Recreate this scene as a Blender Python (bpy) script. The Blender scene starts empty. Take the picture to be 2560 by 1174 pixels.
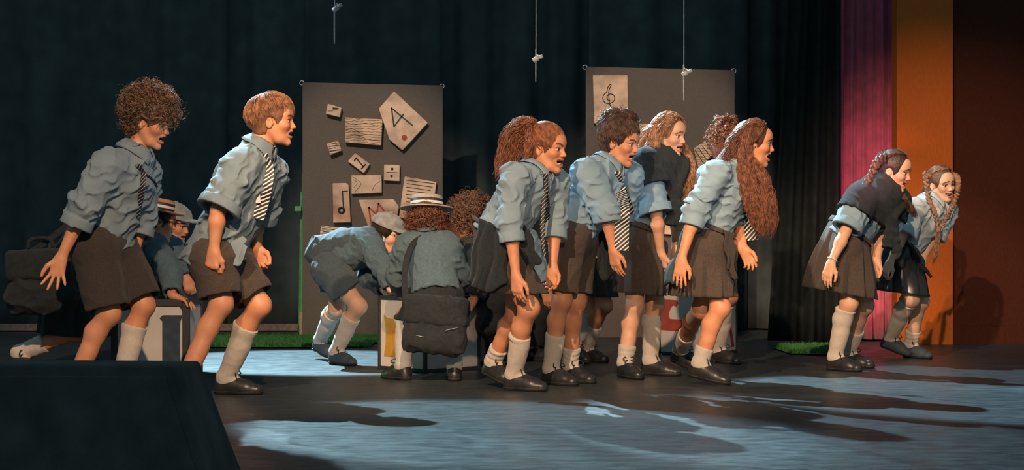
import bpy, bmesh, math, random
import numpy as np
from mathutils import Vector, Matrix
from mathutils.bvhtree import BVHTree

# ---------------------------------------------------------------- camera, world, lights, exposure
SC = bpy.context.scene
COL = SC.collection
F, H, CX, CY = 4320.0, 0.8, 1280.0, 600.0     # focal length in pixels of the 2560 frame, eye height over the stage, vanishing point

def P(px, py, D):
    return np.array([(px - CX) * D / F, D, H - (py - CY) * D / F])

def floor_pt(px, py):
    return P(px, py, H * F / (py - CY))

cam = bpy.data.cameras.new('camera')
cam.sensor_width = 36.0
cam.lens = 36.0 * F / 2560.0
cam.shift_y = 13.0 / 2560.0
cam.clip_end = 200
cam_ob = bpy.data.objects.new('camera', cam)
cam_ob.location = (0, 0, H)
cam_ob.rotation_euler = (math.pi / 2, 0, 0)
COL.objects.link(cam_ob)
SC.camera = cam_ob

SC.view_settings.view_transform = 'Standard'
SC.view_settings.look = 'None'
SC.view_settings.gamma = 1.0
SC.view_settings.use_curve_mapping = False
SC.view_settings.exposure = 0.0

W = bpy.data.worlds.new('World')
SC.world = W
W.use_nodes = True
bg = W.node_tree.nodes['Background']
bg.inputs[0].default_value = (0.11, 0.19, 0.22, 1)
bg.inputs[1].default_value = 1.05

def spot(name, loc, target, power, color, angle, blend=0.6, size=0.15):
    l = bpy.data.lights.new(name, 'SPOT')
    l.energy = power
    l.color = color
    l.spot_size = math.radians(angle)
    l.spot_blend = blend
    l.shadow_soft_size = size
    o = bpy.data.objects.new(name, l)
    o.location = loc
    d = Vector(target) - Vector(loc)
    o.rotation_euler = d.to_track_quat('-Z', 'Y').to_euler()
    COL.objects.link(o)
    return o

WARM = (1.0, 0.66, 0.42)
BLUE = (0.53, 0.85, 1.0)
# warm front-of-house lanterns, high over the stalls, plus a low fill
spot('front_key_fill', (0.4, -0.5, 5.9), (-1.75, 9.0, 0.85), 4600, WARM, 18.5, 0.45, 0.07)
spot('front_key_fill', (-2.4, -0.5, 5.9), (0.35, 9.6, 0.75), 5600, WARM, 20, 0.45, 0.07)
spot('front_key_fill', (0.9, -1.0, 3.1), (0.45, 9.7, 0.62), 1950, WARM, 13, 0.6, 0.07)  # lower lamp added to fill the group's dark legs
spot('front_key_fill', (-0.6, -1.2, 5.0), (2.25, 10.7, 0.6), 4400, WARM, 13, 0.5, 0.07)
# specials on the two boards
spot('board_lantern', (-2.2, 6.5, 5.4), (-1.15, 14.2, 1.2), 1900, (1.0, 0.74, 0.55), 15, 0.7, 0.06)
spot('board_lantern', (0.2, 6.5, 5.4), (1.2, 14.2, 1.4), 1900, (1.0, 0.74, 0.55), 15, 0.7, 0.06)
# cool back lanterns on the bar upstage
spot('back_lantern', (-3.5, 12.6, 6.0), (-0.05, 7.4, 0.0), 7000, BLUE, 15.5, 0.45, 0.04)
spot('back_lantern', (-3.4, 14.6, 6.0), (-1.35, 11.5, 0.0), 14000, BLUE, 18, 0.3, 0.04)
spot('back_lantern', (-1.2, 14.2, 6.0), (2.25, 8.95, 0.0), 9000, BLUE, 15, 0.3, 0.04)
spot('back_lantern', (-1.2, 15.0, 4.6), (0.5, 9.6, 1.35), 5500, BLUE, 13, 0.6, 0.04)
spot('back_lantern', (-3.9, 14.6, 4.4), (-1.5, 8.9, 1.42), 2000, BLUE, 9, 0.5, 0.04)
spot('back_lantern', (0.9, 14.6, 6.0), (2.45, 10.9, 1.0), 2400, BLUE, 13, 0.5, 0.04)
# cool side lanterns in the wings
spot('side_lantern', (-4.6, 10.4, 3.0), (2.4, 11.1, 0.95), 1500, (0.78, 0.92, 1.0), 11, 0.5, 0.05)
spot('side_lantern', (-4.6, 11.2, 3.6), (0.5, 9.6, 1.1), 900, (0.62, 0.86, 1.0), 16, 0.5, 0.05)
# green shin lantern in the wings, plus a turf fill
spot('green_shin_fill', (-4.4, 12.2, 0.45), (0.2, 9.6, 0.25), 45, (0.1, 1.0, 0.2), 16, 0.6, 0.06)
spot('green_shin_fill', (-3.7, 12.7, 1.3), (-1.9, 13.5, 0.0), 40, (0.15, 1.0, 0.2), 38, 0.8, 0.06)  # added only to brighten the turf
# warm and red on the proscenium wall
spot('wall_lantern', (-0.3, 4.0, 4.65), (3.45, 13.3, 0.95), 3000, (1.0, 0.62, 0.38), 17, 1.0, 0.05)
spot('red_lantern', (1.6, 8.2, 1.2), (2.75, 13.2, 1.25), 420, (1.0, 0.35, 0.45), 13, 1.0, 0.06)

# ---------------------------------------------------------------- signed distance modelling
class Sdf:
    def __init__(s, lo, hi, h, fine=()):
        s.ax = []
        for a in range(3):
            v = lo[a]; L = [v]
            while v < hi[a]:
                st = h
                for (c, r, hf) in fine:
                    if abs(v - c[a]) < r:
                        st = min(st, hf)
                v += st
                L.append(v)
            s.ax.append(np.array(L, np.float32))
        s.h = h
        s.f = np.full([len(a) for a in s.ax], 1.0, np.float32)

    def _sl(s, lo, hi):
        r = []
        for a in range(3):
            i0 = max(int(np.searchsorted(s.ax[a], lo[a])) - 1, 0)
            i1 = min(int(np.searchsorted(s.ax[a], hi[a])) + 1, len(s.ax[a]))
            if i1 <= i0: return None
            r.append(slice(i0, i1))
        return tuple(r)

    def _mix(s, lo, hi, k, fn, op):
        pad = k + 2.5 * s.h
        sl = s._sl(np.asarray(lo) - pad, np.asarray(hi) + pad)
        if sl is None: return
        X = s.ax[0][sl[0]][:, None, None]; Y = s.ax[1][sl[1]][None, :, None]; Z = s.ax[2][sl[2]][None, None, :]
        d = fn(X, Y, Z).astype(np.float32)
        a = s.f[sl]
        if op == 'sub': 
            d = -d; a2 = -a
            m = np.minimum(a2, -d)
            hh = np.clip(k - np.abs(a2 + d), 0, None)
            if k > 0: m = m - hh * hh / (4 * k)
            s.f[sl] = -m
            return
        m = np.minimum(a, d)
        if k > 0:
            hh = np.clip(k - np.abs(a - d), 0, None)
            m = m - hh * hh / (4 * k)
        s.f[sl] = m

    def cap(s, a, b, ra, rb, k=0.02, n=None, sq=1.0, flat=(0, 0), op='u', rip=None):
        a = np.asarray(a, float); b = np.asarray(b, float)
        ba = b - a; L2 = max(ba @ ba, 1e-9); L = math.sqrt(L2); R = max(ra, rb) * 1.02 + (rip[0] if rip else 0)
        def fn(X, Y, Z):
            x = X - a[0]; y = Y - a[1]; z = Z - a[2]
            t = (x * ba[0] + y * ba[1] + z * ba[2]) / L2
            tc = np.clip(t, 0, 1)
            vx = x - tc * ba[0]; vy = y - tc * ba[1]; vz = z - tc * ba[2]
            d2 = vx * vx + vy * vy + vz * vz
            if n is not None:
                dn = vx * n[0] + vy * n[1] + vz * n[2]
                d2 = d2 + dn * dn * (1 / sq ** 2 - 1)
            d = np.sqrt(d2) - (ra + (rb - ra) * tc)
            if n is not None: d = d * (0.5 + 0.5 * sq)
            if rip:
                am, wl, ph = rip
                q = t * L / wl * 6.283 + ph
                d = d - am * (np.sin(q + 1.2 * np.sin(vx * 40 + ph) + 1.2 * np.sin(vy * 37 + vz * 33 + 2 * ph)))
            if flat[0]: d = np.maximum(d, -t * L)
            if flat[1]: d = np.maximum(d, (t - 1) * L)
            return d
        s._mix(np.minimum(a, b) - R, np.maximum(a, b) + R, k, fn, op)

    def ell(s, c, M, r, k=0.02, op='u'):
        """ellipsoid; M columns are its axes"""
        c = np.asarray(c, float); r = np.asarray(r, float); R = r.max()
        def fn(X, Y, Z):
            x = X - c[0]; y = Y - c[1]; z = Z - c[2]
            q = [(x * M[0, i] + y * M[1, i] + z * M[2, i]) for i in range(3)]
            k0 = np.sqrt(sum((q[i] / r[i]) ** 2 for i in range(3)))
            k1 = np.sqrt(sum((q[i] / r[i] ** 2) ** 2 for i in range(3))) + 1e-6
            return k0 * (k0 - 1) / k1
        s._mix(c - R, c + R, k, fn, op)

    def box(s, c, M, hs, rr=0.01, k=0.01, op='u'):
        c = np.asarray(c, float); R = float(np.linalg.norm(hs)) + rr
        def fn(X, Y, Z):
            x = X - c[0]; y = Y - c[1]; z = Z - c[2]
            q = [np.abs(x * M[0, i] + y * M[1, i] + z * M[2, i]) - (hs[i] - rr) for i in range(3)]
            out = np.sqrt(sum(np.maximum(v, 0) ** 2 for v in q))
            return out + np.minimum(np.maximum(np.maximum(q[0], q[1]), q[2]), 0) - rr
        s._mix(c - R, c + R, k, fn, op)

    def plane(s, p, n):
        """keep the side the normal points away from"""
        n = np.asarray(n, float); n = n / np.linalg.norm(n)
        d = ((s.ax[0] - p[0]) * n[0])[:, None, None] + ((s.ax[1] - p[1]) * n[1])[None, :, None] + ((s.ax[2] - p[2]) * n[2])[None, None, :]
        s.f = np.maximum(s.f, d.astype(np.float32))

    def displace(s, fn, band=0.03):
        I = np.nonzero(np.abs(s.f) < band)
        if len(I[0]) == 0: return
        p = np.stack([s.ax[a][I[a]] for a in range(3)], 1)
        s.f[I] -= fn(p).astype(np.float32)

    def mesh(s):
        f, ax = s.f, s.ax
        S = f < 0
        c = np.zeros([n - 1 for n in f.shape], np.uint8)
        for i in (0, 1):
            for j in (0, 1):
                for k in (0, 1):
                    c += S[i:f.shape[0] - 1 + i, j:f.shape[1] - 1 + j, k:f.shape[2] - 1 + k]
        I, J, K = np.nonzero((c > 0) & (c < 8))
        idx = np.full(c.shape, -1, np.int32)
        idx[I, J, K] = np.arange(len(I))
        acc = np.zeros((len(I), 3), np.float64); cnt = np.zeros(len(I))
        cor = [(i, j, k) for i in (0, 1) for j in (0, 1) for k in (0, 1)]
        val = {o: f[I + o[0], J + o[1], K + o[2]] for o in cor}
        for o in cor:
            for a in range(3):
                if o[a] == 0:
                    q = list(o); q[a] = 1; q = tuple(q)
                    fa, fb = val[o], val[q]
                    m = (fa < 0) != (fb < 0)
                    t = np.where(m, fa / np.where(m, fa - fb, 1), 0)
                    base = [ax[0][I + o[0]], ax[1][J + o[1]], ax[2][K + o[2]]]
                    g = (I, J, K)[a]
                    base[a] = base[a] + t * (ax[a][g + 1] - ax[a][g])
                    for e in range(3): acc[:, e] += np.where(m, base[e], 0)
                    cnt += m
        V = acc / np.maximum(cnt, 1)[:, None]
        Q = []
        n0, n1, n2 = f.shape
        for a in range(3):
            b, cc = (a + 1) % 3, (a + 2) % 3
            sa = [slice(1, n - 1) for n in f.shape]; sb = list(sa)
            sa[a] = slice(0, f.shape[a] - 1); sb[a] = slice(1, f.shape[a])
            A = S[tuple(sa)]; B = S[tuple(sb)]
            for inside in (True, False):
                G = np.nonzero((A != B) & (A == inside))
                if len(G[0]) == 0: continue
                g = [G[0].copy(), G[1].copy(), G[2].copy()]
                for e in range(3):
                    if e != a: g[e] += 1
                def cell(db, dc):
                    h2 = [v.copy() for v in g]
                    h2[b] += db; h2[cc] += dc
                    return idx[h2[0], h2[1], h2[2]]
                q = np.stack([cell(-1, -1), cell(0, -1), cell(0, 0), cell(-1, 0)], 1)
                if not inside: q = q[:, ::-1]
                Q.append(q)
        Q = np.concatenate(Q) if Q else np.zeros((0, 4), np.int32)
        return V, Q[(Q >= 0).all(1)]

def bounds(pts, pad):
    p = np.array(pts)
    return p.min(0) - pad, p.max(0) + pad

def folds(seed, wl, amp, stretch=(1, 2.4, 1.6)):
    """wrinkle field: sharp ridges of a warped wave, two sizes"""
    rg = np.random.RandomState(seed)
    q1, _ = np.linalg.qr(rg.randn(3, 3)); q2, _ = np.linalg.qr(rg.randn(3, 3))
    ph = rg.rand(8) * 6.28
    st = np.array(stretch)
    def fn(p):
        o = 0
        for (A, w, m) in ((q1, wl, 0.58), (q2, wl * 0.45, 0.42)):
            q = (p @ A) / (w * st) * 6.283
            x = q[:, 0] + 1.5 * np.sin(q[:, 1] * 0.8 + ph[0]) + 1.2 * np.sin(q[:, 2] * 0.9 + ph[1]) + 0.7 * np.sin(q[:, 0] * 0.6 + q[:, 1] + ph[2])
            r = 1 - np.abs(np.sin(x * 0.5))
            mask = 0.5 + 0.5 * np.sin(q[:, 1] * 0.5 + q[:, 2] * 0.37 + ph[3])
            o = o + m * (r ** 1.6) * (0.25 + 0.75 * mask)
        return amp * (o - 0.3)
    return fn

# ---------------------------------------------------------------- mesh helpers
def mesh_np(name, V, Q, smooth=True):
    me = bpy.data.meshes.new(name)
    Q = np.asarray(Q, np.int32); nf, k = Q.shape
    me.vertices.add(len(V)); me.vertices.foreach_set('co', np.asarray(V, np.float32).ravel())
    me.loops.add(nf * k); me.loops.foreach_set('vertex_index', Q.ravel())
    me.polygons.add(nf); me.polygons.foreach_set('loop_start', np.arange(nf, dtype=np.int32) * k)
    me.update(calc_edges=True)
    me.polygons.foreach_set('use_smooth', np.full(nf, smooth, bool))
    return me

def decimated(me, ratio, weights=None):
    o = bpy.data.objects.new('tmp', me); COL.objects.link(o)
    m = o.modifiers.new('d', 'DECIMATE'); m.ratio = ratio
    if weights is not None:
        g = o.vertex_groups.new(name='w')
        for wv in np.unique(weights):
            g.add(np.nonzero(weights == wv)[0].tolist(), float(wv), 'REPLACE')
        m.vertex_group = 'w'
    dg = bpy.context.evaluated_depsgraph_get()
    r = bpy.data.meshes.new_from_object(o.evaluated_get(dg))
    bpy.data.objects.remove(o)
    bpy.data.meshes.remove(me)
    r.polygons.foreach_set('use_smooth', np.ones(len(r.polygons), bool))
    return r

def obj(name, me, mat=None, parent=None, base=None):
    """link a mesh; with a parent Empty at base the vertices are made relative to it"""
    if base is not None:
        me.transform(Matrix.Translation(-Vector(base)))
    o = bpy.data.objects.new(name, me)
    me.name = name
    if mat is not None:
        me.materials.clear(); me.materials.append(mat)
    COL.objects.link(o)
    if parent is not None: o.parent = parent
    return o

def tag(o, label=None, cat=None, group=None, kind=None):
    for k, v in (('label', label), ('category', cat), ('group', group), ('kind', kind)):
        if v: o[k] = v
    return o

def empty(name, loc, label, cat, group=None):
    o = bpy.data.objects.new(name, None)
    o.empty_display_size = 0.1
    o.location = loc
    COL.objects.link(o)
    return tag(o, label, cat, group)

class MB:
    """collects boxes, tubes and prisms for one mesh"""
    def __init__(s): s.v = []; s.f = []
    def add(s, V, Fc):
        n = len(s.v); s.v += [tuple(map(float, p)) for p in V]; s.f += [tuple(i + n for i in f) for f in Fc]
    def box(s, c, hs, M=np.eye(3)):
        c = np.asarray(c, float)
        V = [c + M @ np.array([x * hs[0], y * hs[1], z * hs[2]]) for x in (-1, 1) for y in (-1, 1) for z in (-1, 1)]
        s.add(V, [(0, 1, 3, 2), (4, 6, 7, 5), (0, 4, 5, 1), (2, 3, 7, 6), (0, 2, 6, 4), (1, 5, 7, 3)])
    def prism(s, poly, dirv):
        """poly: points in a plane, extruded along dirv"""
        n = len(poly); d = np.asarray(dirv, float)
        V = [np.asarray(p, float) for p in poly] + [np.asarray(p, float) + d for p in poly]
        s.add(V, [tuple(range(n))[::-1], tuple(range(n, 2 * n))] + [(i, (i + 1) % n, n + (i + 1) % n, n + i) for i in range(n)])
    def tube(s, pts, r, n=8, closed=False):
        pts = np.array(pts, float); m = len(pts)
        rr = np.full(m, r) if np.isscalar(r) else np.asarray(r)
        T = np.gradient(pts, axis=0); T /= np.linalg.norm(T, axis=1)[:, None] + 1e-9
        ref = np.array([0, 0, 1.0]) if abs(T[0, 2]) < 0.9 else np.array([1.0, 0, 0])
        V = []; nrm = None
        for i in range(m):
            if nrm is None: nrm = np.cross(T[i], ref)
            nrm = nrm - T[i] * (nrm @ T[i]); nrm /= np.linalg.norm(nrm) + 1e-9
            b = np.cross(T[i], nrm)
            V += [pts[i] + rr[i] * (math.cos(a) * nrm + math.sin(a) * b) for a in np.linspace(0, 2 * math.pi, n, endpoint=False)]
        Fc = [(i * n + j, i * n + (j + 1) % n, (i + 1) * n + (j + 1) % n, (i + 1) * n + j) for i in range(m - 1) for j in range(n)]
        if closed: Fc += [((m - 1) * n + j, (m - 1) * n + (j + 1) % n, (j + 1) % n, j) for j in range(n)]
        else: Fc += [tuple(range(n))[::-1], tuple((m - 1) * n + j for j in range(n))]
        s.add(V, Fc)
    def lathe(s, prof, c, M=np.eye(3), n=40):
        V = [np.asarray(c) + M @ np.array([r * math.cos(a), r * math.sin(a), z]) for (r, z) in prof for a in np.linspace(0, 2 * math.pi, n, endpoint=False)]
        m = len(prof)
        Fc = [(i * n + j, i * n + (j + 1) % n, (i + 1) * n + (j + 1) % n, (i + 1) * n + j) for i in range(m - 1) for j in range(n)]
        s.add(V, Fc)
    def mesh(s, name, smooth=False, bevel=0, seg=2):
        me = bpy.data.meshes.new(name)
        me.from_pydata(s.v, [], s.f)
        bm = bmesh.new(); bm.from_mesh(me)
        bmesh.ops.recalc_face_normals(bm, faces=bm.faces)
        if bevel:
            es = [e for e in bm.edges if len(e.link_faces) == 2 and e.calc_face_angle(0) > 0.5]
            bmesh.ops.bevel(bm, geom=es, offset=bevel, segments=seg, affect='EDGES', profile=0.5)
        bm.to_mesh(me); bm.free()
        if smooth:
            me.polygons.foreach_set('use_smooth', np.ones(len(me.polygons), bool))
        return me

def smooth_path(pts, m):
    """Catmull-Rom through pts, resampled to m points"""
    p = np.array(pts, float)
    if len(p) == 2: return p[0] + np.linspace(0, 1, m)[:, None] * (p[1] - p[0])
    q = np.vstack([2 * p[0] - p[1], p, 2 * p[-1] - p[-2]])
    out = []
    for u in np.linspace(0, len(p) - 1 - 1e-6, m):
        i = int(u); t = u - i
        a, b, c, d = q[i], q[i + 1], q[i + 2], q[i + 3]
        out.append(0.5 * (2 * b + (c - a) * t + (2 * a - 5 * b + 4 * c - d) * t * t + (3 * b - a - 3 * c + d) * t ** 3))
    return np.array(out)

def unit(v):
    v = np.asarray(v, float)
    return v / (np.linalg.norm(v) + 1e-12)

def lerp(a, b, t): return np.asarray(a) + (np.asarray(b) - np.asarray(a)) * t

# ---------------------------------------------------------------- materials
MATS = {}
def nt(name):
    m = bpy.data.materials.new(name); m.use_nodes = True
    N = m.node_tree.nodes; L = m.node_tree.links
    return m, N, L, N['Principled BSDF']

def mat(name, col, rough=0.7, var=0.15, scale=25, bump=0.0, bscale=300, sheen=0.0, metal=0.0, stretch=(1, 1, 1), spec=0.5):
    """plain surface with gentle noise in tone and fine relief"""
    if name in MATS: return MATS[name]
    m, N, L, B = nt(name)
    tc = N.new('ShaderNodeTexCoord'); mp = N.new('ShaderNodeMapping')
    mp.inputs['Scale'].default_value = stretch
    L.new(tc.outputs['Object'], mp.inputs[0])
    nz = N.new('ShaderNodeTexNoise'); nz.inputs['Scale'].default_value = scale; nz.inputs['Detail'].default_value = 4
    L.new(mp.outputs[0], nz.inputs['Vector'])
    r = N.new('ShaderNodeValToRGB')
    r.color_ramp.elements[0].position = 0.3; r.color_ramp.elements[1].position = 0.7
    c = np.array(col)
    r.color_ramp.elements[0].color = (*np.clip(c * (1 - var), 0, 1), 1)
    r.color_ramp.elements[1].color = (*np.clip(c * (1 + var), 0, 1), 1)
    L.new(nz.outputs['Fac'], r.inputs[0]); L.new(r.outputs[0], B.inputs['Base Color'])
    B.inputs['Roughness'].default_value = rough
    B.inputs['Metallic'].default_value = metal
    B.inputs['Specular IOR Level'].default_value = spec
    if sheen:
        B.inputs['Sheen Weight'].default_value = sheen
    if bump:
        n2 = N.new('ShaderNodeTexNoise'); n2.inputs['Scale'].default_value = bscale; n2.inputs['Detail'].default_value = 2
        L.new(mp.outputs[0], n2.inputs['Vector'])
        bp = N.new('ShaderNodeBump'); bp.inputs['Strength'].default_value = bump; bp.inputs['Distance'].default_value = 0.01
        L.new(n2.outputs['Fac'], bp.inputs['Height']); L.new(bp.outputs[0], B.inputs['Normal'])
    MATS[name] = m
    return m

def mat_skin():
    if 'skin' in MATS: return MATS['skin']
    m, N, L, B = nt('skin')
    at = N.new('ShaderNodeAttribute'); at.attribute_name = 'Col'
    tc = N.new('ShaderNodeTexCoord')
    nz = N.new('ShaderNodeTexNoise'); nz.inputs['Scale'].default_value = 30; nz.inputs['Detail'].default_value = 5
    L.new(tc.outputs['Object'], nz.inputs['Vector'])
    mx = N.new('ShaderNodeMixRGB'); mx.blend_type = 'MULTIPLY'; mx.inputs[0].default_value = 0.3
    cr = N.new('ShaderNodeValToRGB'); cr.color_ramp.elements[0].position = .35; cr.color_ramp.elements[1].position = .65
    cr.color_ramp.elements[0].color = (.72, .58, .5, 1); cr.color_ramp.elements[1].color = (1, 1, 1, 1)
    L.new(nz.outputs['Fac'], cr.inputs[0]); L.new(at.outputs['Color'], mx.inputs[1]); L.new(cr.outputs[0], mx.inputs[2])
    L.new(mx.outputs[0], B.inputs['Base Color'])
    B.inputs['Roughness'].default_value = 0.5
    B.inputs['Specular IOR Level'].default_value = 0.35
    MATS['skin'] = m
    return m

def mat_stripes(name, c1, c2, freq, slant, duty=0.5):
    """diagonal stripes along a ribbon's UV (metres)"""
    if name in MATS: return MATS[name]
    m, N, L, B = nt(name)
    uv = N.new('ShaderNodeTexCoord'); sp = N.new('ShaderNodeSeparateXYZ')
    L.new(uv.outputs['UV'], sp.inputs[0])
    a = N.new('ShaderNodeMath'); a.operation = 'MULTIPLY'; a.inputs[1].default_value = slant
    L.new(sp.outputs[0], a.inputs[0])
    b = N.new('ShaderNodeMath'); b.operation = 'ADD'; L.new(a.outputs[0], b.inputs[0]); L.new(sp.outputs[1], b.inputs[1])
    c = N.new('ShaderNodeMath'); c.operation = 'MULTIPLY'; c.inputs[1].default_value = freq; L.new(b.outputs[0], c.inputs[0])
    d = N.new('ShaderNodeMath'); d.operation = 'FRACT'; L.new(c.outputs[0], d.inputs[0])
    e = N.new('ShaderNodeMath'); e.operation = 'GREATER_THAN'; e.inputs[1].default_value = duty; L.new(d.outputs[0], e.inputs[0])
    mx = N.new('ShaderNodeMixRGB'); mx.inputs[1].default_value = (*c1, 1); mx.inputs[2].default_value = (*c2, 1)
    L.new(e.outputs[0], mx.inputs[0]); L.new(mx.outputs[0], B.inputs['Base Color'])
    B.inputs['Roughness'].default_value = 0.55
    MATS[name] = m
    return m

def mat_hair_cap(name, dark, light):
    c = np.array(dark) * .75 + np.array(light) * .12
    return mat(name, c, 0.5, 0.35, 60, 0.5, 160, stretch=(1, 1, .25))

def mat_hair(name, dark, light):
    if name in MATS: return MATS[name]
    m = mat(name, dark, 0.52, 0.2, 18, spec=.35)
    N = m.node_tree.nodes; r = [n for n in N if n.type == 'VALTORGB'][0]
    r.color_ramp.elements[0].color = (*dark, 1); r.color_ramp.elements[1].color = (*light, 1)
    nz = [n for n in N if n.type == 'TEX_NOISE'][0]; nz.inputs['Scale'].default_value = 45; nz.inputs['Detail'].default_value = 6
    r.color_ramp.elements[0].position = .35; r.color_ramp.elements[1].position = .68
    return m

def mat_wood(name, col, ring=9.0, dark=0.45):
    """pale painted wood with drawn grain and smudges"""
    if name in MATS: return MATS[name]
    m, N, L, B = nt(name)
    tc = N.new('ShaderNodeTexCoord')
    n1 = N.new('ShaderNodeTexNoise'); n1.inputs['Scale'].default_value = 7; n1.inputs['Detail'].default_value = 5
    L.new(tc.outputs['Object'], n1.inputs['Vector'])
    w = N.new('ShaderNodeTexWave'); w.wave_type = 'BANDS'; w.bands_direction = 'Z'
    w.inputs['Scale'].default_value = ring; w.inputs['Distortion'].default_value = 6; w.inputs['Detail'].default_value = 3; w.inputs['Detail Scale'].default_value = 1.2
    L.new(tc.outputs['Object'], w.inputs['Vector'])
    r1 = N.new('ShaderNodeValToRGB'); r1.color_ramp.elements[0].position = .0; r1.color_ramp.elements[1].position = .22
    r1.color_ramp.elements[0].color = (dark, dark * .8, dark * .7, 1); r1.color_ramp.elements[1].color = (1, 1, 1, 1)
    L.new(w.outputs['Fac'], r1.inputs[0])
    r2 = N.new('ShaderNodeValToRGB'); r2.color_ramp.elements[0].position = .3; r2.color_ramp.elements[1].position = .6
    r2.color_ramp.elements[0].color = (*np.array(col) * .5, 1); r2.color_ramp.elements[1].color = (*col, 1)
    L.new(n1.outputs['Fac'], r2.inputs[0])
    mx = N.new('ShaderNodeMixRGB'); mx.blend_type = 'MULTIPLY'; mx.inputs[0].default_value = 1
    L.new(r2.outputs[0], mx.inputs[1]); L.new(r1.outputs[0], mx.inputs[2]); L.new(mx.outputs[0], B.inputs['Base Color'])
    B.inputs['Roughness'].default_value = .75
    MATS[name] = m
    return m
# ---------------------------------------------------------------- people
SKIN = (0.59, 0.262, 0.142)
SHIRTGREY = mat('grey_shirt_cotton', (0.165, 0.215, 0.245), 0.8, 0.06, 12, 0.06, 900, 0.05, spec=.25)
SHIRT = mat('shirt_cotton', (0.205, 0.28, 0.33), 0.8, 0.06, 12, 0.06, 900, 0.05, spec=.25)
SHIRT_PALE = mat('pale_blouse_cotton', (0.42, 0.50, 0.54), 0.8, 0.06, 12, 0.06, 900, 0.05, spec=.25)
SHIRT_BLUE = mat('blue_shirt_cotton', (0.20, 0.295, 0.36), 0.8, 0.06, 12, 0.06, 900, 0.05, spec=.25)
BLAZER = mat('blazer_wool', (0.072, 0.112, 0.135), 0.9, 0.15, 90, 0.3, 700, 0.06, spec=.25)
DARKBLAZER = mat('dark_blazer_wool', (0.028, 0.034, 0.037), 0.9, 0.2, 90, 0.4, 700, 0.08, spec=.25)
NAVY = mat('navy_wool', (0.05, 0.075, 0.09), 0.85, 0.2, 90, 0.4, 700, 0.1)
KNIT = mat('black_knit', (0.019, 0.026, 0.030), 0.95, 0.3, 120, 0.6, 500, 0.06, spec=.2)
BLUEKNIT = mat('blue_knit', (0.045, 0.085, 0.11), 0.95, 0.2, 120, 0.6, 500, 0.08, spec=.2)
BROWN = mat('brown_flannel', (0.066, 0.049, 0.039), 0.9, 0.25, 150, 0.4, 800, 0.08, spec=.25)
DARKBROWN = mat('dark_flannel', (0.042, 0.033, 0.028), 0.9, 0.25, 150, 0.4, 800, 0.08, spec=.25)
BLACK = mat('black_cloth', (0.016, 0.021, 0.024), 0.85, 0.25, 60, 0.4, 500, 0.05, spec=.25)
SATIN = mat('black_satin', (0.028, 0.028, 0.028), 0.32, 0.2, 30)
SOCK = mat('sock_cotton', (0.56, 0.49, 0.42), 0.9, 0.06, 60, 0.5, 420, 0.2)
SOCKGREY = mat('grey_sock_cotton', (0.42, 0.42, 0.40), 0.9, 0.06, 60, 0.5, 420, 0.2)
SHOE = mat('shoe_leather', (0.022, 0.022, 0.022), 0.38, 0.3, 40)
SHOENAVY = mat('plimsoll_canvas', (0.035, 0.055, 0.07), 0.7, 0.2, 80)
SOLE = mat('sole_rubber', (0.018, 0.018, 0.018), 0.6, 0.2, 40)
LACE = mat('lace_cord', (0.02, 0.02, 0.02), 0.6, 0.1, 40)
TEETH = mat('teeth_enamel', (0.78, 0.72, 0.64), 0.3, 0.04, 40)
TIE = mat_stripes('striped_tie_silk', (0.012, 0.013, 0.015), (0.62, 0.62, 0.60), 42, 0.9, 0.62)
TIEDARK = mat_stripes('dark_striped_tie_silk', (0.012, 0.013, 0.015), (0.34, 0.35, 0.35), 46, 1.2, 0.78)
STRAW = mat('straw_braid', (0.62, 0.33, 0.18), 0.7, 0.3, 60, 0.8, 120, stretch=(1, 1, 8))
STRAWPALE = mat('pale_straw_braid', (0.55, 0.47, 0.38), 0.7, 0.25, 60, 0.8, 120, stretch=(1, 1, 8))
RIBBON = mat('black_ribbon', (0.02, 0.02, 0.022), 0.5, 0.1, 20)
RIBBONW = mat('white_ribbon', (0.62, 0.58, 0.52), 0.6, 0.05, 20)
CAPWOOL = mat('grey_cap_wool', (0.26, 0.27, 0.26), 0.9, 0.35, 22, 0.4, 400, 0.2)

DEF = dict(shR=-.15, shL=.15, elR=-.19, elL=.19, wrR=-.2, wrL=.2, hipR=-.085, hipL=.085, knR=-.09, knL=.09, nk=0, pv=0)
SHARED = {}

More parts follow.
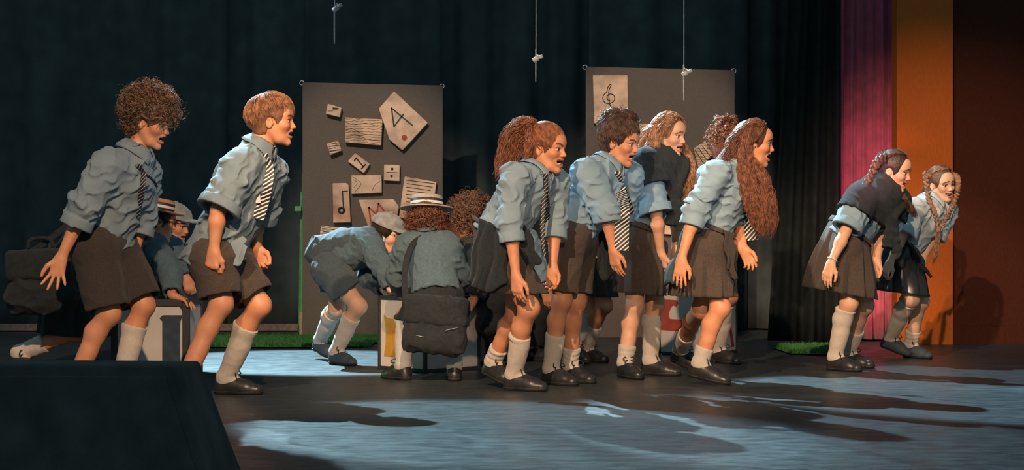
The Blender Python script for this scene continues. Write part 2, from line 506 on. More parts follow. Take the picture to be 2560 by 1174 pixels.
def shoe_meshes():
    if SHARED: return SHARED
    def upper(S, g):
        S.cap((.04, 0, .036), (.17, 0, .03), .036 + g, .043 + g, .02, (0, 0, 1), .9)
        S.cap((.15, .004, .026), (.222, .004, .025), .043 + g, .038 + g, .02, (0, 0, 1), .80)
        S.cap((.038, 0, .03), (.048, 0, .085), .035 + g, .038 + g, .02)
        S.cap((.07, 0, .070), (.165, 0, .040), .041 + g, .036 + g, .03)
    S = Sdf((-.02, -.07, -.02), (.29, .07, .14), .0045)
    upper(S, 0); S.plane((0, 0, .006), (0, 0, -1)); S.plane((.05, 0, .088), (-.04, 0, 1))
    S.cap((.058, 0, .075), (.064, 0, .16), .037, .042, .004, op='sub')
    S.box((.118, 0, .083), np.array([[.90, 0, .42], [0, 1, 0], [-.42, 0, .90]]), (.036, .019, .007), .004, .006)
    SHARED['upper'] = decimated(mesh_np('shoe', *S.mesh()), .55)
    S = Sdf((-.02, -.07, -.02), (.29, .07, .06), .004)
    upper(S, .006); S.plane((0, 0, .019), (0, 0, 1)); S.plane((0, 0, 0), (0, 0, -1))
    SHARED['sole'] = decimated(mesh_np('sole', *S.mesh()), .4)
    mb = MB()
    for i, x in enumerate((.10, .117, .134, .151)):
        z = .105 - i * .0085
        sgn = 1 if i % 2 else -1
        mb.tube([(x - .006 * sgn, -.024, z - .012), (x, 0, z), (x + .006 * sgn, .024, z - .012)], .0035, 6)
    for sgn in (-1, 1):
        mb.tube(smooth_path([(.10, 0, .110), (.11, sgn * .028, .126), (.128, sgn * .048, .108), (.12, sgn * .02, .102), (.10, 0, .110)], 12), .003, 6)
        mb.tube(smooth_path([(.10, 0, .110), (.118, sgn * .024, .100), (.135, sgn * .042, .078)], 7), .0028, 6)
    SHARED['laces'] = mb.mesh('laces', True)
    return SHARED

class Person:
    def __init__(s, label, D, head, j, feet, sex='f', k=1.0, hs=1.0, skin=SKIN, bulk=1.0, far=False, group=None, arms=True):
        s.D, s.k, s.hs, s.sex, s.skin, s.b = D, k, hs, sex, np.array(skin), bulk * k * (1.0 if sex == 'm' else .92)
        s.far = far; s.seed = sum(ord(c) * (i + 3) for i, c in enumerate(label)) % 10007
        s.rnd = random.Random(s.seed)
        s.J = J = {}
        for n, v in j.items():
            d = v[2] if len(v) > 2 else DEF[n]
            J[n] = P(v[0], v[1], D + d)
        px, py, yaw, pitch, roll = head[:5]
        s.hc = P(px, py, D + (head[5] if len(head) > 5 else 0))
        ya, pi, ro = map(math.radians, (yaw, pitch, roll))
        f = np.array([math.cos(ya) * math.cos(pi), math.sin(ya) * math.cos(pi), math.sin(pi)])
        l = unit(np.cross((0, 0, 1), f)); u = np.cross(f, l)
        l, u = l * math.cos(ro) + u * math.sin(ro), u * math.cos(ro) - l * math.sin(ro)
        s.M = np.stack([f, l, u], 1)
        s.feet = {}
        for side, (hx, tx, sy, lift, sgn) in feet.items():
            Ds = H * F / (sy - CY)
            heel = P(hx, sy, Ds); toe = P(tx, sy, Ds)
            Ln = .268 * k
            dx = toe[0] - heel[0]
            if abs(dx) > Ln: dx = math.copysign(Ln, dx)
            h2 = math.sqrt(max(Ln * Ln - lift * lift, .01))
            dx = math.copysign(min(abs(dx), h2), dx) if dx else 0
            dy = sgn * math.sqrt(max(h2 * h2 - dx * dx, 0))
            heel = np.array([(hx - CX) * (Ds - dy * .5) / F, Ds - dy * .5, lift])
            toe = np.array([heel[0] + dx, heel[1] + dy, 0])
            d = unit(toe - heel); y = unit(np.cross((0, 0, 1), d)); z = np.cross(d, y)
            s.feet[side] = dict(heel=heel, d=d, y=y, z=z, L=Ln)
            J['an' + side] = heel + d * .052 * k + z * .088 * k
        if s.feet:
            c = np.mean([v['heel'] + v['d'] * .13 for v in s.feet.values()], 0)
        else:
            c = P(j['pv'][0], CY + H * F / D, D)
        s.base = np.array([c[0], c[1], 0])
        lat = unit((J['shL'] - J['shR'])); s.lat = lat
        s.spine = unit(J['nk'] - J['pv'])
        s.fwd = unit(np.cross(lat, s.spine)); s.lat = np.cross(s.spine, s.fwd)
        s.hlat = unit(J['hipL'] - J['hipR'])
        s.hfwd = unit(np.cross(s.hlat, (0, 0, 1)))
        s.root = empty('person', s.base, label, 'person', group)
        s.hands = {}
        s.mouth = None

    def hl(s, p):
        """head-local point to world"""
        return s.hc + s.M @ (np.asarray(p, float) * s.hs)

    def part(s, name, me, m, parent=None, label=None):
        o = obj(name, me, m, parent or s.root, s.base)
        if label: o['label'] = label
        return o

    # ---- the body: one continuous skin
    def hand_prims(s, S, side, spec):
        J = s.J; k = s.k * (1.0 if s.sex == 'm' else .93)
        W = J['wr' + side]
        d = unit(spec.get('dir', W - J['el' + side])); th = np.array(spec.get('thumb', s.fwd), float)
        th = unit(th - d * (th @ d))
        n = np.cross(th, d) if side == 'R' else np.cross(d, th)
        curl, spread = spec.get('curl', .35), spec.get('spread', .12)
        tips = []
        S.cap(J['wr' + side], W + d * .03 * k, .024 * k, .026 * k, .02, n, .75)
        for i, (off, ln, ml) in enumerate(((.029, .074, .088), (.010, .084, .091), (-.010, .078, .086), (-.028, .061, .078))):
            kn = W + d * ml * k + th * off * k - n * .002 * abs(i - 1.3)
            S.cap(W + d * .012 * k + th * off * .55 * k, kn, .0155 * k, .0118 * k, .016)
            a = 0; p = kn; u = unit(d + th * spread * (1.4 - i) * 1.0); r = .0098 * k
            cc = curl * (1 + .12 * (i - 1))
            for fr, aa in ((.44, .75), (.31, 1.05), (.25, .8)):
                a += cc * aa
                q = p + (u * math.cos(a) + n * math.sin(a)) * ln * fr * k
                S.cap(p, q, r, r * .88, .0045); p = q; r *= .88
            tips.append(p)
        tb = W + d * .022 * k + th * .020 * k
        tc = spec.get('thumb_curl', .25 + curl * .35)
        t1 = tb + (d * .72 + th * .68 * (1 - .3 * tc) + n * .25) * .048 * k
        t2 = t1 + (d * .92 + th * (.35 - .5 * tc) + n * .5 * tc) * .034 * k
        t3 = t2 + (d * .95 + th * (.15 - .7 * tc) + n * .6 * tc) * .027 * k
        S.cap(tb, t1, .017 * k, .0125 * k, .012); S.cap(t1, t2, .0118 * k, .0105 * k, .006); S.cap(t2, t3, .0105 * k, .0085 * k, .005)
        s.hands[side] = W + d * .09 * k

    def head_prims(s, S):
        h, M, g = s.hl, s.M, s.hs
        E = lambda c, r, k=.02, op='u': S.ell(h(c), M, np.array(r) * g, k * g, op)
        C = lambda a, b, ra, rb, k=.015, op='u', n=None, sq=1: S.cap(h(a), h(b), ra * g, rb * g, k * g, op=op, n=n, sq=sq)
        op_ = s.open
        w = 1.0 if s.sex == 'm' else .94
        E((-.012, 0, .032), (.098, .076 * w, .086)); E((.028, 0, -.03), (.064, .060 * w, .085), .03)
        dn = -.100 - op_ * .017; jx = .070 - op_ * .008
        for sg in (-1, 1):
            C((-.005, sg * .050 * w, -.045), (.035, sg * .033 * w, -.085 - op_ * .013), .020, .017 * w, .025)
            C((.035, sg * .033 * w, -.085 - op_ * .013), (jx + .004, sg * .008, dn), .018, .0165, .02)
            E((.060, sg * .043 * w, -.026), (.026, .024, .022), .025)
            C((.081, sg * .012, .022), (.066, sg * .048, .020), .012, .010, .018)
        E((.066, 0, .045), (.036, .055 * w, .04), .03)
        for sg in (-1, 1):
            E((.097, sg * .033, -.002), (.020, .019, .013), .012, 'sub')
        C((.088, 0, .006), (.1035, 0, -.028), .0080, .0098, .012)
        E((.1055, 0, -.0325), (.0105, .0098, .0088), .007)
        for sg in (-1, 1):
            E((.0965, sg * .0112, -.0355), (.0105, .0068, .0072), .006)
            E((.0745, sg * .033, -.002), (.0150, .0150, .0150), .004)
            C((.087, sg * .021, .0085), (.080, sg * .047, .0065), .0052, .0048, .006)
            # ears
            E((-.010, sg * .078 * w, -.012), (.018, .010, .031), .005); E((-.004, sg * .090 * w, -.006), (.009, .0085, .018), .004, 'sub'); E((.006, sg * .080 * w, -.016), (.006, .007, .008), .004)
        # lips around an open mouth
        mz = -.063 - op_ * .007; mh = .004 + op_ * .0125; mw = .0235 + .007 * s.smile; sm_ = .015 * s.smile
        if op_ < .15: mh = .004
        N = 14
        ring = []
        for i in range(N):
            a = 2 * math.pi * i / N
            ring.append((.093 - .022 * math.cos(a) ** 2 - op_ * .006 * (math.sin(a) < 0), mw * math.cos(a), mz + (mh + .003) * math.sin(a) + sm_ * (math.cos(a) ** 2 - .4)))
        for i in range(N): C(ring[i], ring[(i + 1) % N], .0075, .0075, .007)
        E((.085, 0, mz - sm_ * .35), (.034, mw * (1 - .25 * s.smile), mh), .004, 'sub')
        if s.smile:
            for sg in (-1, 1): E((.080, sg * mw * .62, mz + sm_ * .12), (.028, mw * .36, mh * .72), .004, 'sub')
        s.mouth = (mz, mh, mw)

    def build_body(s, top=True):
        J, b = s.J, s.b
        h = .0075 if s.far else .0056
        pts = [v for v in J.values()] + [s.hc + s.M @ np.array(v) * .13 for v in ((1, 0, 0), (-1, 0, 0), (0, 0, 1.1), (0, 0, -1.1))]
        for v in s.feet.values(): pts += [v['heel'], v['heel'] + v['d'] * .27]
        for sd in 'RL':
            if 'wr' + sd in J: pts.append(J['wr' + sd] + unit(s.hspec.get(sd, {}).get('dir', J['wr' + sd] - J['el' + sd])) * .19)
        lo, hi = bounds(pts, .14)
        S = Sdf(lo, hi, h, [(s.hc, .13 * s.hs, .0048 if s.far else .0031)])
        n = s.fwd
        wst = lerp(J['pv'], J['nk'], .40); ch = lerp(J['pv'], J['nk'], .70)
        fem = s.sex != 'm'
        S.cap(J['hipR'], J['hipL'], .098 * b, .098 * b, .04)
        S.cap(J['pv'], wst, .125 * b, .112 * b, .05, n, .75)
        S.cap(wst, ch, .112 * b, .135 * b, .05, n, .75)
        S.cap(ch, lerp(J['pv'], J['nk'], .9), .135 * b, .09 * b, .05, n, .75)
        S.cap(lerp(J['shR'], J['shL'], .12), lerp(J['shR'], J['shL'], .88), .05 * b, .05 * b, .05)
        hb = s.hl((-.022, 0, -.055))
        S.cap(J['nk'], hb, (.056 if not fem else .050) * b, (.052 if not fem else .047) * b, .03)
        S.cap(ch, J['nk'], .07 * b, .058 * b, .05)
        for sd in 'RL':
            sh = J['sh' + sd]
            if 'el' + sd in J:
                el = J['el' + sd]; wr = J['wr' + sd]
                S.cap(sh, el, .047 * b, .037 * b, .03)
                fm = lerp(el, wr, .3)
                S.cap(el, fm, .036 * b, .0395 * b, .02); S.cap(fm, wr, .0395 * b, .0245 * b, .02)
                s.hand_prims(S, sd, s.hspec.get(sd, {}))
            if 'kn' + sd in J:
                hp, kn, an = J['hip' + sd], J['kn' + sd], J['an' + sd]
                S.cap(hp, kn, .088 * b, .056 * b, .04)
                ft = s.feet[sd]
                sh_ = unit(an - kn); back = -ft['d'] + sh_ * (ft['d'] @ sh_); back = unit(back)
                S.ell(kn - back * .010, np.eye(3), np.array([.052, .052, .056]) * b, .03)
                cf = lerp(kn, an, .32) + back * .020 * b
                S.cap(kn, cf, .046 * b, .050 * b, .03); S.cap(cf, lerp(kn, an, .72) + back * .006, .049 * b, .034 * b, .03)
                S.cap(lerp(kn, an, .6), an, .040 * b, .032 * b, .03)
                S.cap(kn, an, .040 * b, .031 * b, .03)
                hl_ = ft['heel'] + ft['d'] * .04 + ft['z'] * .035
                S.cap(an, hl_, .031 * b, .026 * b, .02); S.cap(an, ft['heel'] + ft['d'] * .20 * s.k + ft['z'] * .028, .030 * b, .022 * b, .02)
        s.head_prims(S)
        V, Q = S.mesh()
        me = mesh_np('body', V, Q)
        L = (V - s.hc) @ s.M / s.hs
        wgt = np.ones(len(V)); 
        face = (L[:, 0] > .035) & (np.abs(L[:, 1]) < .075) & (L[:, 2] > -.14) & (L[:, 2] < .05)
        wgt[face] = 0.0
        for sd, c in s.hands.items():
            wgt[np.linalg.norm(V - c, axis=1) < .11] = .35
        me = decimated(me, .30 if not s.far else .24, wgt)
        n = len(me.vertices); V = np.zeros(n * 3, np.float32); me.vertices.foreach_get('co', V); V = V.reshape(-1, 3).astype(float)
        L = (V - s.hc) @ s.M / s.hs
        colr = np.tile(s.skin, (n, 1))
        near = np.linalg.norm(L, axis=1) < .19
        def mixc(m, c, a=1.0):
            w = np.clip(m, 0, 1)[:, None] * a
            colr[:] = colr * (1 - w) + np.array(c) * w
        f = (L[:, 0] > .02) & near
        for sg in (-1, 1):
            d = np.linalg.norm((L - np.array((.07, sg * .045, -.03))) / (.03, .025, .025), axis=1)
            mixc(f * np.clip(1.3 - d, 0, 1), s.skin * (1.05, .72, .68), .55)
            # eyebrow
            bz = .0245 - .010 * np.clip((np.abs(L[:, 1]) - .034) / .02, 0, 1) + (-s.brow) * (np.abs(L[:, 1]) - .03)
            bm = f * (np.abs(L[:, 2] - bz) < (.0044 if s.sex == 'm' else .0040)) * (L[:, 1] * sg > .012) * (L[:, 1] * sg < .054) * (L[:, 0] > .05)
            mixc(bm.astype(float), s.browcol, .95)
            e = L - np.array((.0745, sg * .033, -.002))
            r = np.linalg.norm(e, axis=1)
            fr = f * (e[:, 0] > .002)
            eye = fr * (r < .0185) * (np.abs(e[:, 2] - .0005) < .0072 * (1.15 - (np.abs(e[:, 1]) / .017) ** 2)) * (np.abs(e[:, 1]) < .0165)
            lash = fr * (r < .0225) * (e[:, 2] > .0022) * (e[:, 2] < .0105) * (np.abs(e[:, 1]) < .0195)
            mixc(lash.astype(float), (.04, .022, .018), .85)
            mixc(eye.astype(float), (.55, .50, .46))
            iris = eye * (np.abs(e[:, 1] - s.gaze * sg * 0 - s.gaze) < .0076)
            mixc(iris.astype(float), (.03, .02, .015))
        mz, mh, mw = s.mouth
        zc = mz + .015 * s.smile * (np.clip((L[:, 1] / mw) ** 2, 0, 1.3) - .4)
        q = np.sqrt((L[:, 1] / (mw + .007)) ** 2 + ((L[:, 2] - zc) / (mh + .0085)) ** 2)
        lip = f * (L[:, 0] > .058) * (q < 1.0)
        mixc(lip.astype(float), s.lip, .65)
        q2 = np.sqrt((L[:, 1] / (mw + .001)) ** 2 + ((L[:, 2] - zc) / (mh + .001)) ** 2)
        inn = f * (q2 < 1.02) * (L[:, 0] < .0905) * (L[:, 0] > .03)
        mixc(inn.astype(float), (.09, .018, .014))
        at = me.color_attributes.new('Col', 'FLOAT_COLOR', 'POINT')
        at.data.foreach_set('color', np.hstack([colr, np.ones((n, 1))]).astype(np.float32).ravel())
        s.body = s.part('body', me, mat_skin())
        if s.open > .3:
            mb = MB()
            for zz, hh in ((mz + mh - .004, .0034), (mz - mh + .0035, .0025)):
                pts = [(.0855 - .26 * abs(y) ** 1.3 * 4, y, zz) for y in np.linspace(-mw * .78, mw * .78, 9)]
                for a, c in zip(pts[:-1], pts[1:]):
                    V8 = [s.hl((x + dx, y, z + dz)) for (x, y, z) in (a, c) for dx in (-.006, 0) for dz in (-hh, hh)]
                    mb.add(V8, [(0, 1, 3, 2), (4, 6, 7, 5), (0, 4, 5, 1), (2, 3, 7, 6), (0, 2, 6, 4), (1, 5, 7, 3)])
            s.part('teeth', mb.mesh('teeth'), TEETH)

    # ---- garments
    def garment(s, name, S, m, ratio=.5, label=None, disp=None):
        if disp: S.displace(disp)
        V, Q = S.mesh()
        me = decimated(mesh_np(name, V, Q), ratio * (.8 if s.far else 1))
        return s.part(name, me, m, None, label)

    def shirt(s, m, sleeve=1.05, hem=.0, loose=1.0, name='shirt', cuff=True, wr=None, amp=.016, puff=None, hemflare=.0, sag=.03, arms='RL', label=None, sl=1.0):
        """sleeve: 0..1 along the upper arm, 1..2 along the forearm; hem: metres past the pelvis along the spine"""
        J, b = s.J, s.b
        pts = [J['pv'], J['nk'], J['shR'], J['shL'], J['hipR'], J['hipL']] + [J[x + d] for d in arms for x in ('el', 'wr') if x + d in J]
        lo, hi = bounds(pts, .22)
        S = Sdf(lo, hi, .0085 if s.far else .0066)
        n = s.fwd; g = .020 * loose
        pv, nk = J['pv'], J['nk']
        wst = lerp(pv, nk, .38); ch = lerp(pv, nk, .70)
        dn = np.array([0, 0, -sag])
        lowp = pv - s.spine * hem
        fl = .02 * loose + hemflare
        S.cap(lowp, wst, .118 * b + fl + g, .115 * b + g * 1.3, .05, n, .80, flat=(1, 0))
        S.cap(wst + dn * .6, ch + dn * .4, .118 * b + g * 1.2, .140 * b + g, .05, n, .82)
        S.cap(ch, lerp(pv, nk, .88), .142 * b + g, .10 * b + g, .05, n, .80)
        S.cap(lerp(J['shR'], J['shL'], .10), lerp(J['shR'], J['shL'], .90), .056 * b + g * .5, .056 * b + g * .5, .05)
        S.cap(lerp(ch, nk, .5), nk - s.spine * .01, .085 * b + g * .2, .062 * b, .04)
        ends = []
        for sd in arms:
            if 'el' + sd not in J: continue
            sh, el, wr_ = J['sh' + sd], J['el' + sd], J['wr' + sd]
            ph = s.rnd.random() * 6
            if sleeve <= 1:
                e = lerp(sh, el, sleeve); r1 = (.050 * b + g * 1.5) * sl
                S.cap(sh, e, (.060 * b + g) * sl, r1, .05, flat=(0, 1), rip=(.002, .055, ph))
                di = unit(el - sh)
            else:
                S.cap(sh, el, (.060 * b + g) * sl, (.046 * b + g) * sl, .05, rip=(.002, .06, ph))
                e = lerp(el, wr_, sleeve - 1); r1 = (.036 * b + g) * sl
                S.cap(el, e, (.046 * b + g) * sl, r1, .03, flat=(0, 1), rip=(.002, .05, ph))
                di = unit(wr_ - el)
            if puff: S.ell(lerp(sh, e, .62), np.eye(3), np.array([1, 1, 1.1]) * puff, .04)
            ends.append((e, di, r1))
        disp = folds(s.seed, .11, amp)
        S.displace(disp, .035)
        for (e, di, r1) in ends:
            if cuff:
                S.cap(e - di * .045, e + di * .006, r1 + .007, r1 + .010, .004, flat=(1, 1))
            S.cap(e - di * .05, e + di * .05, r1 - .019, r1 - .017, .002, flat=(1, 1), op='sub')
        S.cap(nk + s.spine * .005, nk + s.spine * .12, .055 * b, .075 * b, .01, op='sub')
        S.cap(lowp - s.spine * .05, lowp + s.spine * .04, .118 * b + fl + g - .036, .118 * b + fl + g - .036, .004, n, .80, flat=(1, 1), op='sub')
        o = s.garment(name, S, m, .42, label)
        s.top = o
        return o

    def collar(s, m, r=.066, drop=.045, point=.085, parent=None, lift=.035, back=0.0):
        J, b = s.J, s.b
        hb = s.hl((-.022, 0, -.055)); up = unit(hb - J['nk'])
        f = unit(s.fwd - up * (s.fwd @ up)); l = np.cross(up, f)
        r *= b
        V = []; A = np.linspace(9, 351, 49); prof = 6
        c = J['nk'] + up * lift * b
        for a in A:
            ar = math.radians(a); dirv = f * math.cos(ar) + l * math.sin(ar)
            fr = max(0, 1 - min(a, 360 - a) / 75.0)
            dp = (drop + (point - drop) * fr ** 1.2) * b
            rows = [(r * .93, -.01), (r, .016), (r * 1.05, .024), (r * 1.13, .012)]
            for q in (.55, 1.0): rows.append((r * (1.13 + .42 * q * (1 - .25 * fr)), .012 - dp * q))
            for rr, z in rows: V.append(c + dirv * rr + up * z)
        tr = s.bvh([parent or s.top])[0]
        for i, v in enumerate(V):
            if i % prof >= 2:
                hit = tr.find_nearest(Vector(v), .12)
                if hit[0] is not None:
                    sd_ = (Vector(v) - hit[0]).dot(hit[1])
                    want = (.014, .018, .015, .010)[i % prof - 2]
                    if sd_ < want: V[i] = np.array(hit[0] + hit[1] * want)
        G = np.array(V).reshape(len(A), prof, 3)
        for _ in range(4): G[1:-1, 2:] = (G[:-2, 2:] + 2 * G[1:-1, 2:] + G[2:, 2:]) / 4
        V = G.reshape(-1, 3)
        Q = [(i * prof + j, (i + 1) * prof + j, (i + 1) * prof + j + 1, i * prof + j + 1) for i in range(len(A) - 1) for j in range(prof - 1)]
        o = s.part('collar', mesh_np('collar', V, Q), m, parent or s.top)
        sm = o.modifiers.new('thickness', 'SOLIDIFY'); sm.thickness = .003; sm.offset = 0
        return o

    def shorts(s, m, frac=.86, loose=1.0, waist=.10, flare=.01, amp=.008, name='shorts', top=.0):
        J, b = s.J, s.b
        pts = [J['pv'], J['hipR'], J['hipL'], J['knR'], J['knL'], J['pv'] + s.spine * waist]
        if frac > 1: pts += [J['anR'], J['anL']]
        lo, hi = bounds(pts, .2)
        S = Sdf(lo, hi, .0085 if s.far else .0066)
        g = .016 * loose
        S.cap(J['hipR'], J['hipL'], .108 * b + g, .108 * b + g, .04)
        S.cap(lerp(J['hipR'], J['hipL'], .5), J['pv'] + s.spine * waist, .122 * b + g * .6, .118 * b + g * .6, .04, s.fwd, .85, flat=(0, 1))
        ends = []
        for sd in 'RL':
            hp, kn = J['hip' + sd], J['kn' + sd]
            if frac <= 1:
                e = lerp(hp, kn, frac); r = .070 * b + g + flare
                S.cap(hp, e, .100 * b + g, r, .03, flat=(0, 1)); ends.append((e, unit(kn - hp), r))
            else:
                an = J['an' + sd]
                S.cap(hp, kn, .096 * b + g, .068 * b + g, .03); e = lerp(kn, an, frac - 1); r = .052 * b + g + flare
                S.cap(kn, e, .068 * b + g, r, .03, flat=(0, 1)); ends.append((e, unit(an - kn), r))
        S.displace(folds(s.seed + 5, .14, amp, (1, 1.6, 1.6)), .03)
        for e, di, r in ends:
            S.cap(e - di * .06, e + di * .06, r - .020, r - .018, .002, flat=(1, 1), op='sub')
        return s.garment(name, S, m, .42)

    def skirt(s, m, hem, waist, depth=.24, pleats=16, amp=.05, wr=(.135, .125), name='skirt', bend=0.0, hd=0.0, wd=0.0, folds_=1.0):
        """hem: two pixel points of the hem's silhouette ends; waist: pixel point"""
        a, c = P(*hem[0], s.D + hd), P(*hem[1], s.D + hd)
        wc = P(*waist, s.D + wd)
        hc = (a + c) / 2; e1 = (c - a) / 2; r1 = np.linalg.norm(e1); e1 = e1 / r1
        e2 = np.array([0, 1.0, 0]); e2 = unit(e2 - e1 * (e2 @ e1))
        t1 = unit(e1 - s.spine * (e1 @ s.spine)); t2 = np.cross(s.spine, t1)
        if t2 @ e2 < 0: t2 = -t2
        hipc = lerp(s.J['hipR'], s.J['hipL'], .5)
        n, m_ = 176, 26
        V = []
        rg = np.random.RandomState(s.seed)
        pa = rg.uniform(.55, 1.3, pleats); po = rg.uniform(-.25, .25, pleats)
        hipt = np.clip(((hipc - wc) @ (hc - wc)) / ((hc - wc) @ (hc - wc)), .15, .6)
        for i in range(m_ + 1):
            t = i / m_
            cen = lerp(wc, hc, t) + np.array([0, 0, 1.0]) * bend * math.sin(math.pi * t)
            w = t ** .75
            ra = wr[0] * s.b / .92 * (1 - w) + r1 * w; rb = wr[1] * s.b / .92 * (1 - w) + depth * w
            v1 = unit(lerp(t1, e1, t)); v2 = unit(lerp(t2, e2, t))
            for j in range(n):
                th = 2 * math.pi * j / n
                u = j / n * pleats; q = int(u) % pleats; fu = (u + .13 * math.sin(3 * th + t * 2)) % 1
                tri = (fu / .72 if fu < .72 else (1 - fu) / .28)
                k = 1 + amp * 1.6 * (tri - .5) * pa[q] * min(1, t * 1.6 + .1) * 2 + .035 * folds_ * math.sin(th * 5 + 7 * t + po[q]) * t
                V.append(cen + v1 * math.cos(th) * ra * k + v2 * math.sin(th) * rb * k)
        V = np.array(V).reshape(m_ + 1, n, 3)
        # let the cloth lie over hips and thighs
        bv = np.zeros(len(s.body.data.vertices) * 3, np.float32); s.body.data.vertices.foreach_get('co', bv); bv = bv.reshape(-1, 3) + s.base
        keep = np.zeros(len(bv), bool)
        for A_, B_ in ((s.J['hipR'], s.J['knR']), (s.J['hipL'], s.J['knL']), (s.J['pv'], s.J['pv'] + s.spine * .12)):
            tt = np.clip(((bv - A_) @ (B_ - A_)) / ((B_ - A_) @ (B_ - A_)), 0, .95)
            keep |= np.linalg.norm(bv - A_ - tt[:, None] * (B_ - A_), axis=1) < .165 * s.b
        for sd in 'RL':
            if 'el' + sd in s.J:
                A_, B_ = s.J['el' + sd], s.hands[sd]
                tt = np.clip(((bv - A_) @ (B_ - A_)) / ((B_ - A_) @ (B_ - A_)), 0, 1.8)
                keep &= np.linalg.norm(bv - A_ - tt[:, None] * (B_ - A_), axis=1) > .062
        bv = bv[keep]
        axis = hc - wc
        tv = ((bv - wc) @ axis) / (axis @ axis)
        ext = np.zeros((m_ + 1, n))
        for i in range(m_ + 1):
            t = i / m_; v1 = unit(lerp(t1, e1, t)); v2 = unit(lerp(t2, e2, t)); cen = lerp(wc, hc, t)
            q = bv[np.abs(tv - t) < .045] - cen
            if len(q) == 0: continue
            th = np.arctan2(q @ v2, q @ v1); bi = (th / (2 * math.pi) * n).astype(int) % n
            np.maximum.at(ext[i], bi, np.hypot(q @ v1, q @ v2))
        for sh_ in range(1, 12):
            ext = np.maximum(ext, .985 ** sh_ * np.maximum(np.roll(ext, 1, 1), np.roll(ext, -1, 1)))
        e0 = ext.copy()
        for i in range(1, m_ + 1): ext[i] = np.maximum(ext[i], ext[i - 1] * .93)
        for _ in range(6): ext = (ext + np.roll(ext, 1, 1) + np.roll(ext, -1, 1)) / 3
        for i in range(m_ + 1):
            t = i / m_; cen = lerp(wc, hc, t); v1 = unit(lerp(t1, e1, t)); v2 = unit(lerp(t2, e2, t))
            q = V[i] - cen; r = np.hypot(q @ v1, q @ v2)
            f = np.maximum(1, (ext[i] + .014) / np.maximum(r, 1e-4))
            V[i] = cen + q * f[:, None]
        V = V.reshape(-1, 3)
        Q = [(i * n + j, i * n + (j + 1) % n, (i + 1) * n + (j + 1) % n, (i + 1) * n + j) for i in range(m_) for j in range(n)]
        o = s.part(name, mesh_np(name, V, Q), m)
        s.bottom = o
        Wb = np.array(V).reshape(m_ + 1, n, 3)[:3]; cw = Wb.mean((0, 1))
        band = (cw + (Wb - cw) * 1.03)
        band[:, :] += s.spine * .004
        Qb = [(i * n + j, i * n + (j + 1) % n, (i + 1) * n + (j + 1) % n, (i + 1) * n + j) for i in range(2) for j in range(n)]
        wb = s.part('waistband', mesh_np('waistband', band.reshape(-1, 3), Qb), m, o)
        sw = wb.modifiers.new('thickness', 'SOLIDIFY'); sw.thickness = .006
        sm = o.modifiers.new('thickness', 'SOLIDIFY'); sm.thickness = .004; sm.offset = 1
        return o

    def sock(s, sd, top=.25, m=None, roll=True, slouch=0.0, label=None):
        """top: 0 at the knee, 1 at the ankle"""
        J, b = s.J, s.b
        kn, an, ft = J['kn' + sd], J['an' + sd], s.feet[sd]
        lo, hi = bounds([lerp(kn, an, top), an, ft['heel'], ft['heel'] + ft['d'] * .2], .085)
        S = Sdf(lo, hi, .0065 if s.far else .005)
        g = .0085
        sh_ = unit(an - kn); back = unit(-ft['d'] + sh_ * (ft['d'] @ sh_))
        cf = lerp(kn, an, .32) + back * .020 * b
        S.cap(kn, cf, .046 * b + g, .050 * b + g, .03); S.cap(cf, lerp(kn, an, .72) + back * .006, .049 * b + g, .034 * b + g, .03)
        S.cap(kn, an, .040 * b + g, .031 * b + g, .03); S.ell(kn - back * .010, np.eye(3), np.array([.052, .052, .056]) * b + g, .03)
        rp = (slouch, .030, s.rnd.random() * 6) if slouch else None
        S.cap(lerp(kn, an, .55), an, .041 * b + g, .034 * b + g, .03, rip=rp)
        hl_ = ft['heel'] + ft['d'] * .04 + ft['z'] * .036
        S.cap(an, hl_, .033 * b + g, .028 * b + g * .6, .02); S.cap(an, ft['heel'] + ft['d'] * .16 * s.k + ft['z'] * .034, .034 * b + g, .025 * b + g * .5, .02)
        e = lerp(kn, an, top)
        S.plane(e, kn - an)
        if roll:
            rr = (.050 if top < .45 else .041) * b
            ce = lerp(kn, an, top) + back * (.018 * b if top < .5 else .004)
            S.cap(ce + sh_ * .004, ce + sh_ * .026, rr + g + .004, rr + g + .003, .004, flat=(1, 1))
            if top > .5: S.cap(ce + sh_ * .030, ce + sh_ * .052, rr + g + .001, rr + g - .001, .006, flat=(1, 1))
        S.displace(folds(s.seed + 9, .05, .0025 + slouch * .6, (1, 2, 2)), .02)
        o = s.garment('sock', S, m or SOCK, .5, label)
        return o

    def shoe(s, sd, m=None, label=None):
        sm = shoe_meshes(); ft = s.feet[sd]
        def inst(name, me, mt, parent, loc=True):
            me2 = me
            if mt.name not in [x.name for x in me.materials if x]:
                key = (me.name, mt.name)
                if key not in SHARED:
                    SHARED[key] = me.copy(); SHARED[key].materials.clear(); SHARED[key].materials.append(mt)
                me2 = SHARED[key]
            o = bpy.data.objects.new(name, me2); COL.objects.link(o); o.parent = parent
            return o
        o = inst('shoe', sm['upper'], m or SHOE, s.root)
        k = ft['L'] / .272
        M = np.eye(4); M[:3, 0] = ft['d'] * k; M[:3, 1] = ft['y'] * k * .98; M[:3, 2] = ft['z'] * k; M[:3, 3] = ft['heel'] - s.base - ft['d'] * .006
        o.matrix_local = Matrix(M.tolist())
        if label: o['label'] = label
        inst('sole', sm['sole'], SOLE, o); inst('laces', sm['laces'], LACE, o)

    def bvh(s, obs):
        tr = []
        for o in obs:
            V = [v.co + Vector(s.base) for v in o.data.vertices]
            tr.append(BVHTree.FromPolygons(V, [p.vertices[:] for p in o.data.polygons]))
        return tr

